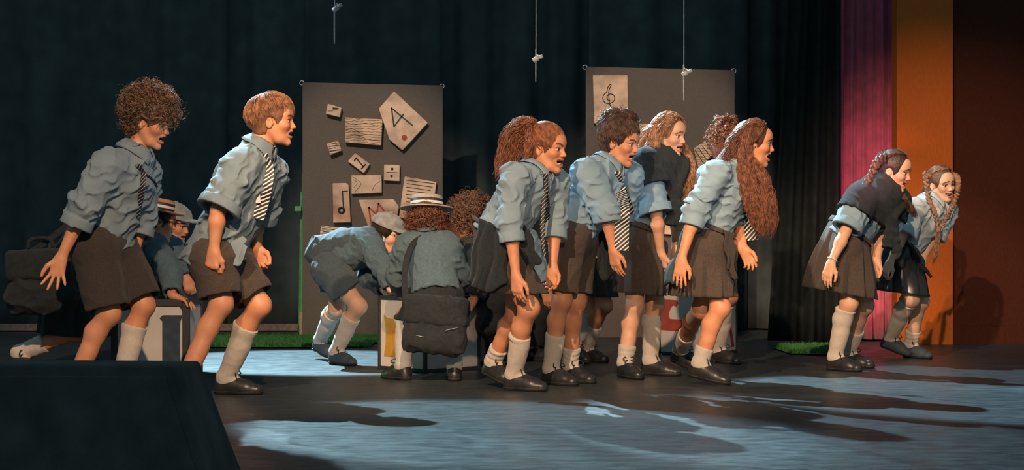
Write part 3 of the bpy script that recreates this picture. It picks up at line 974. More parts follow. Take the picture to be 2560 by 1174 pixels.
    def lay(s, pix, obs, off=.012, d=-.1):
        """points on the front of what the person wears (seen from the stalls), else at a default depth"""
        tr = s.bvh(obs); out = []; last = None
        o = Vector((0, 0, H))
        for px, py in pix:
            dv = Vector(P(px, py, 1.0)) - o
            dirv = dv.normalized(); best = None
            for t in tr:
                h = t.ray_cast(o, dirv)
                if h[0] is not None and (best is None or h[3] < best): best = h[3]
            if best is not None:
                p = o + dirv * (best - off); out.append(np.array(p)); last = p.y
            else:
                out.append(P(px, py, last if last is not None else s.D + d))
        return out

    def tie(s, pix, widths, obs=None, m=TIE, wang=20, knot=True, off=.014, d=-.1, label=None, name='tie', th=.006):
        pts = np.array(s.lay(pix, obs or [s.top], off, d))
        n = max(10, len(pts) * 5)
        path = smooth_path(pts, n); wd = np.interp(np.linspace(0, 1, n), np.linspace(0, 1, len(widths)), widths)
        wa = math.radians(wang)
        T = np.gradient(path, axis=0); T /= np.linalg.norm(T, axis=1)[:, None] + 1e-9
        V, UVv = [], []
        ln = np.concatenate([[0], np.cumsum(np.linalg.norm(np.diff(path, axis=0), axis=1))])
        for i in range(n):
            w = np.array([math.cos(wa), -math.sin(wa), 0]); w = unit(w - T[i] * (w @ T[i])); nn = np.cross(T[i], w)
            if nn[1] > 0: nn = -nn
            for (u, q) in ((-1, -.2), (-.6, 1), (.6, 1), (1, -.2), (.6, -1), (-.6, -1)):
                V.append(path[i] + w * u * wd[i] / 2 + nn * q * th / 2); UVv.append((u * wd[i] / 2, ln[i]))
        k = 6
        Q = [(i * k + j, i * k + (j + 1) % k, (i + 1) * k + (j + 1) % k, (i + 1) * k + j) for i in range(n - 1) for j in range(k)]
        me = mesh_np(name, V, Q, False)
        uv = me.uv_layers.new(name='UVMap')
        li = np.zeros(len(me.loops), np.int32); me.loops.foreach_get('vertex_index', li)
        uv.data.foreach_set('uv', np.array(UVv)[li].astype(np.float32).ravel())
        o = s.part(name, me, m, None, label)
        if knot:
            w0 = np.array([math.cos(wa), -math.sin(wa), 0]); T0 = unit(np.array([T[0][0] * .3, T[0][1] * .3, -1.0]) if T[0][2] > -.5 else T[0])
            w0 = unit(w0 - T0 * (w0 @ T0)); n0 = np.cross(T0, w0)
            S = Sdf(path[0] - .06, path[0] + .06, .004)
            S.cap(path[0] - T0 * .016, path[0] + T0 * .014, .020, .013, .004, n0, .6, flat=(1, 1))
            kV, kQ = S.mesh(); km = mesh_np('tie_knot', kV, kQ); ku = km.uv_layers.new(name='UVMap')
            kl = np.zeros(len(km.loops), np.int32); km.loops.foreach_get('vertex_index', kl)
            ku.data.foreach_set('uv', np.stack([(kV - path[0]) @ w0, (kV - path[0]) @ T0], 1)[kl].astype(np.float32).ravel())
            kn = s.part('tie_knot', km, m, o)
        return o

    def shawl(s, m, low=.42, name='shawl_jumper', knot=True, r=.046, dropx=(.0, -.02), length=.26):
        """jumper laid over the shoulders, its sleeves knotted on the chest"""
        J, b = s.J, s.b; pv, nk = J['pv'], J['nk']
        lo, hi = bounds([lerp(pv, nk, low), nk, J['shR'], J['shL']], .24)
        S = Sdf(lo, hi, .0085 if s.far else .0066)
        S.cap(lerp(pv, nk, low), lerp(pv, nk, .75), .155 * b + r, .155 * b + r, .04, s.fwd, .82, flat=(1, 0))
        S.cap(lerp(pv, nk, .75), lerp(pv, nk, .92), .155 * b + r, .105 * b + r, .05, s.fwd, .80)
        S.cap(lerp(J['shR'], J['shL'], .04), lerp(J['shR'], J['shL'], .96), .068 * b + r * .8, .068 * b + r * .8, .05)
        for sd in 'RL':
            S.cap(J['sh' + sd], lerp(J['sh' + sd], J['el' + sd], .45), .068 * b + r * .8, .085 * b + r, .04, flat=(0, 1))
        S.displace(folds(s.seed + 21, .13, .020), .035)
        S.cap(nk, nk + s.spine * .13, .062 * b, .085 * b, .01, op='sub')
        if knot:
            c = lerp(pv, nk, .66) + s.fwd * (.135 * b + r)
            for sg in (-1, 1):
                a = lerp(J['shR'], J['shL'], .5 + sg * .3) + s.fwd * .08 + s.spine * .03
                S.cap(a, c, .045 * b, .034 * b, .02)
                e = c + np.array((dropx[0] + sg * .035, dropx[1] + sg * .01, -length * (1 if sg > 0 else .8)))
                S.cap(c, e, .030 * b, .036 * b, .015, flat=(0, 1), rip=(.004, .05, sg))
            S.ell(c, np.eye(3), np.array((.04, .04, .035)), .015)
        return s.garment(name, S, m, .42)

    def hang(s, name, top, bot, m, d=(-.1, -.1), fold=.02, nf=3, thick=.012, parent=None, label=None):
        """cloth hanging between an upper and a lower row of points"""
        A = smooth_path([P(x, y, s.D + d[0]) for x, y in top], 40); B = smooth_path([P(x, y, s.D + d[1]) for x, y in bot], 40)
        V = []; rg = np.random.RandomState(s.seed + len(name)); ph = rg.rand(3) * 6
        for i in range(21):
            t = i / 20
            for j in range(40):
                u = j / 39
                p = lerp(A[j], B[j], t) + np.array((0, -1.0, 0)) * fold * (math.sin(u * nf * 6.283 + ph[0] + t) + .4 * math.sin(u * nf * 13 + ph[1] + 3 * t)) * (.35 + .65 * t)
                V.append(p + np.array((.008 * math.sin(9 * t + 5 * u), 0, .010 * math.sin(u * 11 + ph[2]) * t)))
        Q = [(i * 40 + j, (i + 1) * 40 + j, (i + 1) * 40 + j + 1, i * 40 + j + 1) for i in range(20) for j in range(39)]
        o = s.part(name, mesh_np(name, V, Q), m, parent, label)
        sm = o.modifiers.new('thickness', 'SOLIDIFY'); sm.thickness = thick; sm.offset = 0
        return o

    def boater(s, c=(-.01, 0, .085), tilt=0, straw=None, r=.088, deco=False):
        M = s.M.copy(); a = math.radians(tilt)
        f, u = M[:, 0] * math.cos(a) - M[:, 2] * math.sin(a), M[:, 2] * math.cos(a) + M[:, 0] * math.sin(a)
        M = np.stack([f, np.cross(u, f), u], 1); g = s.hs; o = s.hl(c)
        K = lambda pr: [(x * g, z * g) for x, z in pr]
        mb = MB(); mb.lathe(K([(.001, .078), (r * .5, .078), (r * .95, .076), (r, .070), (r * 1.03, 0), (r * 1.03, -.004), (r * .97, -.002), (r * .94, .066), (.001, .070)]), o, M)
        hat = s.part('boater_hat', mb.mesh('boater_hat', True), straw or STRAW)
        mb = MB(); mb.lathe(K([(r * .99, .006), (r * 1.35, .007), (r * 1.72, .004), (r * 1.74, 0), (r * 1.70, -.003), (r * 1.3, -.001), (r * .99, -.002)]), o, M)
        s.part('brim', mb.mesh('brim', True), straw or STRAW, hat)
        mb = MB(); mb.lathe(K([(r * 1.035, .004), (r * 1.055, .006), (r * 1.045, .052), (r * 1.02, .054)]), o, M)
        bd = s.part('hat_band', mb.mesh('hat_band', True), RIBBON, hat)
        mb = MB(); mb.lathe(K([(r * 1.055, .022), (r * 1.064, .023), (r * 1.060, .037), (r * 1.05, .038)]), o, M)
        s.part('band_stripe', mb.mesh('band_stripe', True), RIBBONW, hat)
        return hat

    def flat_cap(s, m=None, tilt=0, c=(-.012, 0, .055)):
        g = s.hs; M = s.M
        S = Sdf(s.hl((0, 0, .06)) - .26, s.hl((0, 0, .06)) + .26, .006)
        S.ell(s.hl(c), M, np.array((.122, .104, .088)) * g, .01)
        S.displace(folds(s.seed, .12, .006), .03)
        S.plane(s.hl((0, 0, .045)), -M[:, 2] - M[:, 0] * .08)
        S.ell(s.hl((.105, 0, .045)), M, np.array((.082, .085, .011)) * g, .008)
        V, Q = S.mesh()
        o = s.part('school_cap', decimated(mesh_np('school_cap', V, Q), .5), m or CAPWOOL)
        S = Sdf(s.hl(c) + M[:, 2] * .09 * g - .03, s.hl(c) + M[:, 2] * .09 * g + .03, .004)
        S.ell(s.hl(c) + M[:, 2] * .088 * g, M, np.array((.013, .013, .008)), .01)
        s.part('cap_button', mesh_np('cap_button', *S.mesh()), m or CAPWOOL, o)
        return o

# ---------------------------------------------------------------- hair
def strand_arrays(paths, r0, taper=.35, sides=3):
    n, m, _ = paths.shape
    T = np.gradient(paths, axis=1); T /= np.linalg.norm(T, axis=2, keepdims=True) + 1e-9
    ref = np.broadcast_to(np.array([.31, .52, .79]), T.shape)
    A = np.cross(T, ref); A /= np.linalg.norm(A, axis=2, keepdims=True) + 1e-9
    B = np.cross(T, A)
    t = np.linspace(0, 1, m)
    prof = (1 - (1 - taper) * t) * np.minimum(1, .55 + t * 4); prof[-1] *= .4
    r = np.asarray(r0).reshape(-1, 1) * prof[None]
    V = []
    for a in np.arange(sides) * 2 * math.pi / sides:
        V.append(paths + r[..., None] * (math.cos(a) * A + math.sin(a) * B))
    V = np.stack(V, 2)                              # n,m,sides,3
    idx = np.arange(n * m * sides).reshape(n, m, sides)
    Q = np.stack([idx[:, :-1], np.roll(idx, -1, 2)[:, :-1], np.roll(idx, -1, 2)[:, 1:], idx[:, 1:]], -1).reshape(-1, 4)
    return V.reshape(-1, 3), Q

class Hair:
    def __init__(s, p, seed=1):
        s.p = p; s.V = []; s.Q = []; s.n = 0; s.mi = []; s.rg = np.random.RandomState(seed + p.seed % 97)
    def push(s, V, Q, cap=False):
        s.mi.append(np.full(len(Q), 1 if cap else 0, np.int32))
        s.V.append(np.asarray(V)); s.Q.append(np.asarray(Q) + s.n); s.n += len(V)
    def cap(s, r=(.108, .089, .100), c=(-.015, 0, .034), nape=-.075, hairline=.062, ears=True, amp=.006, extra=(), wl=.03, front=.08):
        p = s.p
        lo, hi = bounds([p.hl(v) for v in ((.22, 0, 0), (-.22, 0, 0), (0, .2, 0), (0, -.2, 0), (0, 0, .24), (0, 0, -.2))] + [p.hl(e[0]) for e in extra], .05)
        S = Sdf(lo, hi, .0062 if p.far else .0052)
        M = p.M; g = p.hs
        S.ell(p.hl(c), M, np.array(r) * g, .02)
        S.ell(p.hl((-.045, 0, -.03)), M, np.array((.062, .066, .075)) * g, .03)
        S.displace(folds(p.seed + 3, wl, amp, (1, 3, 2.2)), .03)
        S.ell(p.hl((front + .028, 0, hairline - .085)), M, np.array((.078, .088, .085)) * g, .012, 'sub')
        if ears:
            for sg in (-1, 1): S.ell(p.hl((.002, sg * .092, -.018)), M, np.array((.030, .032, .036)) * g, .008, 'sub')
        S.plane(p.hl((0, 0, nape)), -M[:, 2] + M[:, 0] * .35)
        for (cc, rr) in extra: S.ell(p.hl(cc), M, np.array(rr) * g, .02)
        s.push(*S.mesh(), cap=True)
    def lumps(s, items, amp=.008, wl=.03):
        """soft clumps in world space: (centre, radii)"""
        lo, hi = bounds([c for c, r in items], max(max(r) for c, r in items) + .03)
        S = Sdf(lo, hi, .006)
        for c, r in items: S.ell(c, s.p.M, np.array(r, float), .02)
        S.displace(folds(s.p.seed + 31, wl, amp, (1, 3, 2)), .03)
        s.push(*S.mesh())
    def tubes(s, paths, r, taper=.4, sides=3):
        s.push(*strand_arrays(np.asarray(paths), r, taper, sides))
    def comb(s, starts, ends, n, c=(-.015, 0, .034), r=(.112, .093, .104), lift=(0, .012), m=8, rad=.0024, jit=.12, wave=.0, tip=None, over=1.0, droop=0.0):
        """strands that follow the scalp from one direction to another (head-local directions)"""
        p = s.p; rg = s.rg; paths = []; n = int(n * (1.0 if p.far else 2.0)); rad = rad * (.8 if p.far else .56)
        for i in range(n):
            a = unit(np.array(starts(rg)) + rg.randn(3) * jit * .3); b = unit(np.array(ends(a, rg)) + rg.randn(3) * jit)
            w = math.acos(np.clip(a @ b, -1, 1)) + 1e-6
            ts = np.linspace(0, over, m)
            dirs = (np.sin((1 - ts) * w)[:, None] * a + np.sin(ts * w)[:, None] * b) / math.sin(w)
            lf = rg.uniform(*lift)
            pts = np.array(c) + dirs * (np.array(r) + lf * np.sin(np.clip(ts, 0, 1) * 2.4)[:, None])
            if wave:
                ph = rg.rand() * 6.28
                pts = pts + wave * np.sin(ts * rg.uniform(7, 13) + ph)[:, None] * rg.randn(3)
            wp = p.hc + (pts * p.hs) @ p.M.T
            if droop: wp[:, 2] -= droop * ts ** 2
            if tip is not None: wp[-1] = wp[-1] * .3 + tip * .7
            paths.append(wp)
        s.tubes(np.array(paths), rg.uniform(.7, 1.3, n) * rad)
    def bundle(s, guide, n, rad, m=18, strand=.0026, wave=.006, wl=.09, cut=(.75, 1.0), flat=None, frizz=0.0, gather=False):
        """strands that run along a guide of world points inside a tapering tube"""
        rg = s.rg; paths = []; n = int(n * (1.0 if s.p.far else 2.2)); strand = strand * (.8 if s.p.far else .54); m = max(7, int(m * .68))
        g = smooth_path(guide, 48)
        L = np.linalg.norm(np.diff(g, axis=0), axis=1).sum()
        for i in range(n):
            ln = rg.uniform(*cut); ts = np.linspace(0, ln, m)
            ix = ts * 47
            pts = np.stack([np.interp(ix, np.arange(48), g[:, a]) for a in range(3)], 1)
            R = np.interp(ts, np.linspace(0, 1, len(rad)), rad)
            o = rg.randn(3); o = o / np.linalg.norm(o) * rg.rand() ** .45
            if flat is not None: o = o * flat
            ph = rg.rand(3) * 6.28; f = 6.283 * L / wl * rg.uniform(.85, 1.15)
            wv = np.stack([np.sin(ts * f + ph[0]), np.sin(ts * f * .9 + ph[1]), .6 * np.sin(ts * f * .8 + ph[2])], 1)
            paths.append(pts + R[:, None] * o + wave * np.minimum(1, ts * 4)[:, None] * wv + frizz * rg.randn(m, 3) * ts[:, None])
        s.tubes(np.array(paths), rg.uniform(.7, 1.35, n) * strand)
    def curls(s, n, c, r, region, rad=.010, turns=(1.2, 2.4), length=(.04, .08), strand=.0030, m=10):
        p = s.p; rg = s.rg; paths = []; n = int(n * (1.0 if p.far else 2.0)); strand = strand * (.8 if p.far else .58)
        while len(paths) < n:
            d = unit(rg.randn(3))
            if not region(d): continue
            q = np.array(c) + d * np.array(r) * rg.uniform(.82, 1.06)
            tdir = unit(np.cross(d, rg.randn(3))); ax = unit(tdir + d * rg.uniform(-.3, .6) + np.array((0, 0, -.35)))
            e1 = unit(np.cross(ax, rg.randn(3))); e2 = np.cross(ax, e1)
            ts = np.linspace(0, 1, m); w = rg.uniform(*turns) * 6.283; ln = rg.uniform(*length); rr = rad * rg.uniform(.6, 1.4)
            pts = q + ax * (ts * ln)[:, None] + rr * (np.cos(ts * w)[:, None] * e1 + np.sin(ts * w)[:, None] * e2)
            paths.append(p.hc + (pts * p.hs) @ p.M.T)
        s.tubes(np.array(paths), rg.uniform(.7, 1.3, n) * strand, .5)
    def braid(s, guide, r0, r1, step=None):
        """three-lobed plait: alternating slanted lobes along the guide"""
        g = smooth_path(guide, 60); L = np.linalg.norm(np.diff(g, axis=0), axis=1).sum()
        n = max(8, int(L / (r0 * .62)))
        lo, hi = bounds(g, r0 * 2.2)
        S = Sdf(lo, hi, .0042)
        for i in range(n):
            t = (i + .5) / n; x = t * 59; a = int(x)
            q = g[a] + (g[min(a + 1, 59)] - g[a]) * (x - a)
            T = unit(g[min(a + 2, 59)] - g[max(a - 2, 0)])
            side = unit(np.cross(T, (0, 1.0, 0.05))); r = r0 + (r1 - r0) * t
            sg = 1 if i % 2 else -1
            ax0 = unit(T * .8 - side * sg * .75); ax1 = unit(np.cross(ax0, (0, 1, 0))); ax2 = np.cross(ax0, ax1)
            S.ell(q + side * sg * r * .40, np.stack([ax0, ax1, ax2], 1), np.array((1.25, .66, .85)) * r, .003)
        s.push(*S.mesh())
        end = g[-1]; T = unit(g[-1] - g[-6])
        s.bundle([end - T * .01, end + T * .035, end + T * .075 + np.array((0, 0, -.01))], 26, [r1 * .5, r1 * .9, r1 * .5], 6, .0022, .002)
    def build(s, m, name='hair', ratio=None, label=None):
        V = np.concatenate(s.V); Q = np.concatenate(s.Q)
        me = mesh_np(name, V, Q)
        o = s.p.part(name, me, m, None, label)
        e = [n for n in m.node_tree.nodes if n.type == 'VALTORGB'][0].color_ramp.elements
        me.materials.append(mat_hair_cap(m.name + '_roots', e[0].color[:3], e[1].color[:3]))
        me.polygons.foreach_set('material_index', np.concatenate(s.mi))
        return o
# ---------------------------------------------------------------- the stage
def quad_obj(name, pts, m, kind=None):
    me = bpy.data.meshes.new(name); me.from_pydata([tuple(p) for p in pts], [], [tuple(range(len(pts)))])
    o = obj(name, me, m)
    if kind: o['kind'] = kind
    return o

def mat_floor():
    m, N, L, B = nt('stage_floor_paint')
    tc = N.new('ShaderNodeTexCoord'); mp = N.new('ShaderNodeMapping'); mp.inputs['Scale'].default_value = (0.8, 1.6, 1)
    L.new(tc.outputs['Object'], mp.inputs[0])
    n1 = N.new('ShaderNodeTexNoise'); n1.inputs['Scale'].default_value = 9; n1.inputs['Detail'].default_value = 8; n1.inputs['Roughness'].default_value = .65
    n2 = N.new('ShaderNodeTexNoise'); n2.inputs['Scale'].default_value = 1.1; n2.inputs['Detail'].default_value = 6
    L.new(mp.outputs[0], n1.inputs['Vector']); L.new(mp.outputs[0], n2.inputs['Vector'])
    a = N.new('ShaderNodeMath'); a.operation = 'MULTIPLY_ADD'; a.inputs[2].default_value = .5; L.new(n1.outputs['Fac'], a.inputs[0]); L.new(n2.outputs['Fac'], a.inputs[1])
    r = N.new('ShaderNodeValToRGB'); r.color_ramp.elements[0].position = .5; r.color_ramp.elements[1].position = 1.0
    r.color_ramp.elements[0].color = (.022, .029, .032, 1); r.color_ramp.elements[1].color = (.042, .052, .056, 1)
    L.new(a.outputs[0], r.inputs[0]); L.new(r.outputs[0], B.inputs['Base Color'])
    q = N.new('ShaderNodeMapRange'); q.inputs[1].default_value = .3; q.inputs[2].default_value = .7; q.inputs[3].default_value = .30; q.inputs[4].default_value = .55
    L.new(n1.outputs['Fac'], q.inputs[0]); L.new(q.outputs[0], B.inputs['Roughness'])
    bp = N.new('ShaderNodeBump'); bp.inputs['Strength'].default_value = .25; bp.inputs['Distance'].default_value = .01
    L.new(n1.outputs['Fac'], bp.inputs['Height']); L.new(bp.outputs[0], B.inputs['Normal'])
    return m

mb = MB(); mb.box((0, 8.2, -.1), (13, 8.0, .1))
tag(obj('floor', mb.mesh('floor'), mat_floor()), kind='structure')

VELVET = mat('black_velvet', (0.048, 0.062, 0.064), 0.95, 0.25, 6, 0.2, 300, 0.0)
mb = MB(); mb.box((0, 16.1, 4), (13, .1, 4.2))
tag(obj('wall_back', mb.mesh('wall_back'), VELVET), kind='structure')

def drape(name, x0, x1, y, z1, m, label, group='stage drapes', pleat=.22, depth=.05, z0=.015, gather=0.0, lean=0.0, seed=0, cat='curtain'):
    """hanging cloth with vertical pleats; gather pulls the pleats together towards the foot, lean slants them"""
    rg = np.random.RandomState(seed + 5)
    n = int(max(40, abs(x1 - x0) / pleat * 12)); mz = 24
    ph = rg.rand(5) * 6.28
    V = []
    for i in range(mz + 1):
        t = i / mz; z = z1 + (z0 - z1) * t
        for j in range(n + 1):
            u = j / n; x = x0 + (x1 - x0) * u
            q = (x - x0) / pleat * 6.283
            w = math.sin(q + ph[0] + .8 * math.sin(q * .23 + ph[1])) + .45 * math.sin(q * 2.1 + ph[2] + .5 * t) + .35 * math.sin(q * .41 + ph[3])
            g = 1 - gather * t ** 1.5
            xx = x1 + (x - x1) * g + lean * t ** 1.4 * (1 - u)
            V.append((xx, y + depth * w * (.55 + .45 * t), z))
    Q = [(i * (n + 1) + j, (i + 1) * (n + 1) + j, (i + 1) * (n + 1) + j + 1, i * (n + 1) + j + 1) for i in range(mz) for j in range(n)]
    o = obj(name, mesh_np(name, V, Q), m)
    sm = o.modifiers.new('thickness', 'SOLIDIFY'); sm.thickness = .006
    return tag(o, label, cat, group)

def px_x(px, D): return (px - CX) * D / F
VEL2 = mat('black_velvet_lighter', (0.060, 0.078, 0.080), 0.95, 0.25, 6, 0.2, 300, 0.0)  # slightly lighter tone for two of the drapes
drape('drape_panel', -8.5, px_x(570, 15.3), 15.3, 6.2, VELVET, 'black velvet drape behind the two boys in shirts', pleat=.5, depth=.05, seed=1)
drape('drape_panel', px_x(565, 15.4), px_x(770, 15.4), 15.42, 6.2, VEL2, 'narrow lighter black drape just beside the note block board', pleat=.45, depth=.03, seed=2)
drape('drape_panel', px_x(765, 15.3), px_x(1100, 15.3), 15.3, 6.2, VELVET, 'black velvet drape directly behind the note block board', pleat=.5, depth=.05, seed=3)
drape('drape_panel', px_x(1090, 15.4), px_x(1480, 15.4), 15.42, 6.2, VELVET, 'black velvet drape in the gap between the two boards', pleat=.42, depth=.06, seed=4)
drape('drape_panel', px_x(1472, 15.3), px_x(1870, 15.3), 15.3, 6.2, VEL2, 'black velvet drape behind the treble clef board', pleat=.55, depth=.05, seed=5)
drape('drape_panel', px_x(1862, 15.4), px_x(2120, 15.4), 15.42, 6.2, VELVET, 'black velvet drape between treble clef board and side curtain', pleat=.4, depth=.05, seed=6)
LEG = mat('charcoal_curtain', (0.014, 0.018, 0.018), 0.95, 0.2, 12, 0.2, 200, spec=.1)
drape('side_curtain', px_x(2010, 13.5), px_x(2104, 13.5), 13.5, 6.2, LEG, 'charcoal wing curtain drawn aside beside the crimson curtain', pleat=.11, depth=.05, lean=-.28, seed=11)
RED = mat('crimson_curtain', (0.44, 0.075, 0.145), 0.85, 0.2, 12, 0.2, 200, 0.4)
drape('side_curtain', px_x(2084, 13.7), px_x(2250, 13.7), 13.7, 6.2, RED, 'crimson curtain hanging behind the braided girl in a shawl', pleat=.085, depth=.03, seed=12)
ORANGE = mat('amber_wall_strip', (0.46, 0.115, 0.022), 0.9, 0.12, 40, 0.4, 120, stretch=(6, 6, .6), spec=.1)  # amber tone for the narrow wall strip
REDWOOD = mat('red_brown_wall_paint', (0.060, 0.018, 0.010), 0.9, 0.25, 40, 0.4, 120, stretch=(6, 6, .6), spec=.1)
mb = MB(); mb.box((px_x(2460, 13.3) + 1.0, 13.42, 3.1), (2.0, .1, 3.2)); 
mb = MB(); mb.box(((px_x(2372, 13.3) + 12) / 2, 13.43, 3.1), ((12 - px_x(2372, 13.3)) / 2, .08, 3.2))
tag(obj('wall_right', mb.mesh('wall_right'), REDWOOD), kind='structure')
mb = MB(); mb.box((px_x(2310, 13.3), 13.36, 3.1), ((px_x(2380, 13.3) - px_x(2240, 13.3)) / 2, .09, 3.2))
tag(obj('trim_1', mb.mesh('trim_1', False, .004), ORANGE), kind='structure')
mb = MB(); mb.box(((px_x(2380, 13.3) + 12) / 2, 13.335, .06), ((12 - px_x(2380, 13.3)) / 2, .015, .075))
tag(obj('baseboard_right', mb.mesh('baseboard_right', False, .003), REDWOOD), kind='structure')
BATTEN = mat('pale_batten_wood', (0.22, 0.16, 0.13), .8, .3, 30)
mb = MB(); mb.box((-2.4, 15.12, .04), (2.9, .02, .03))
tag(obj('floor_batten', mb.mesh('floor_batten', False, .003), BATTEN), 'thin pale batten lying along the foot of the black drapes', 'batten')

# artificial turf at the foot of the boards: mat plus blades
GRASS = mat('turf_green', (0.04, 0.16, 0.035), 0.8, 0.45, 30)
def turf(x0, x1, y0, y1, n, seed, label):
    rg = np.random.RandomState(seed)
    V = []; T = []
    th = np.linspace(0, 2 * math.pi, 40, endpoint=False)
    cx, cy, rx, ry = (x0 + x1) / 2, (y0 + y1) / 2, (x1 - x0) / 2, (y1 - y0) / 2
    sgn = lambda v: np.sign(v) * np.abs(v) ** .55
    base = [(cx + rx * sgn(math.cos(a)) * (1 + .04 * math.sin(5 * a)), cy + ry * sgn(math.sin(a)), .012) for a in th]
    V += base + [(cx, cy, .02)]
    T += [(i, (i + 1) % 40, 40) for i in range(40)]
    p = rg.uniform(-1, 1, (n, 2)); k = len(V)
    for i in range(n):
        x, y = cx + p[i, 0] * rx * .98, cy + p[i, 1] * ry * .95
        a = rg.rand() * 6.28; hgt = rg.uniform(.015, .04); w = .004
        dx, dy = math.cos(a) * w, math.sin(a) * w
        V += [(x - dx, y - dy, .012), (x + dx, y + dy, .012), (x + rg.uniform(-.02, .02), y + rg.uniform(-.02, .02), .012 + hgt)]
        T.append((k, k + 1, k + 2)); k += 3
    me = mesh_np('grass_mat', V, T, False)
    return tag(obj('grass_mat', me, GRASS), label, 'grass', kind='stuff')
turf(px_x(470, 13.6), px_x(950, 13.6), 12.75, 14.12, 16000, 3, 'green artificial turf at the foot of the note block board')
turf(px_x(1940, 12.6), px_x(2095, 12.6), 12.0, 12.9, 4500, 4, 'small green turf patch in front of the charcoal curtain')

# ---------------------------------------------------------------- boards with number and note blocks
FELT = mat('brown_board_felt', (0.155, 0.125, 0.105), 0.95, 0.18, 160, 0.6, 400)
WOOD = [mat_wood('block_wood', (0.84, 0.57, 0.40), 0.6, .75), mat_wood('grained_block_wood', (0.80, 0.54, 0.36), 14, .25), mat_wood('ruled_block_wood', (0.82, 0.58, 0.42), 10, .35)]
INK = mat('black_paint', (0.02, 0.018, 0.016), .7, .2, 30)
GREENINK = mat('dark_green_paint', (0.03, 0.055, 0.05), .7, .2, 30)
REDINK = mat('red_paint', (0.36, 0.065, 0.03), .7, .2, 30)
STEEL = mat('steel', (0.55, 0.55, 0.52), .35, .1, 30, metal=.8)
BRACE = mat('green_brace', (0.10, 0.34, 0.12), .7, .2, 20)  # green tone for the braces and clamp
PINE = mat('raw_pine', (0.42, 0.28, 0.20), .8, .2, 20)

def board(name, px0, px1, ytop0, ytop1, D, label, blocks, zoom, z0=.0):
    """zoom: (ox, oy, scale) turns zoomed crop coordinates into photo pixels"""
    x0, x1 = px_x(px0, D), px_x(px1, D)
    zt0, zt1 = P(0, ytop0, D)[2], P(0, ytop1, D)[2]
    base = (x0, D, 0)
    r = empty(name, base, label, 'board', 'tall block boards')
    mb = MB(); mb.prism([(x0, D - .02, z0), (x1, D - .02, z0), (x1, D - .02, zt1), (x0, D - .02, zt0)], (0, .04, 0))
    obj('panel', mb.mesh('panel', False, .004), FELT, r, base)
    for x, z in ((x0, zt0), (x1, zt1)):
        mb = MB(); a = np.linspace(0, 2 * math.pi, 14, endpoint=False)
        mb.tube([(x + (.018 * math.cos(q)) - .006, D - .01, z - .005 + .018 * math.sin(q)) for q in a], .005, 6, True)
        obj('ring_hook', mb.mesh('ring_hook', True), STEEL, r, base)
    ox, oy, sc = zoom
    def w(p, d=0): 
        return P(ox + p[0] / sc, oy + p[1] / sc, D - .02 - d) if False else np.array([px_x(ox + p[0] / sc, D), D - .02 - d, H - (oy + p[1] / sc - CY) * D / F])
    for (poly, wood, th, marks) in blocks:
        c = np.mean([w(p) for p in poly], 0)
        mb = MB(); mb.prism([w(p) for p in poly], (0, -th, 0))
        me = mb.mesh('block', False, .006, 2)
        o = obj('block', me, WOOD[wood], r, base)
        for mk in marks:
            kind, pts, wd, mt = mk
            mb = MB()
            if kind == 'line':
                for a, b in zip(pts[:-1], pts[1:]):
                    a, b = np.array(a, float), np.array(b, float); t = unit(b - a); nn = np.array([-t[1], t[0]]) * wd / 2
                    a = a - t * wd * .3; b = b + t * wd * .3
                    mb.prism([w(v, th) for v in (a + nn, b + nn, b - nn, a - nn)], (0, -.003, 0))
            elif kind == 'curve':
                q = smooth_path([list(v) + [0] for v in pts], 40)
                mb.tube([w(v[:2], th) for v in q], wd / sc * D / F / 2, 6)
            elif kind == 'dot':
                mb.prism([w((pts[0] + wd * math.cos(a), pts[1] + wd * math.sin(a)), th) for a in np.linspace(0, 6.283, 18, endpoint=False)], (0, -.003, 0))
            elif kind == 'ring':
                mb.tube([w((pts[0] + wd * math.cos(a), pts[1] + wd * math.sin(a)), th) for a in np.linspace(0, 6.283, 26, endpoint=False)], wd * .5 / sc * D / F, 6, True)
            obj('painted_symbol', mb.mesh('painted_symbol'), mt, o)
            o.children[-1].data.transform(Matrix.Translation(-Vector(base)))
    return r, base

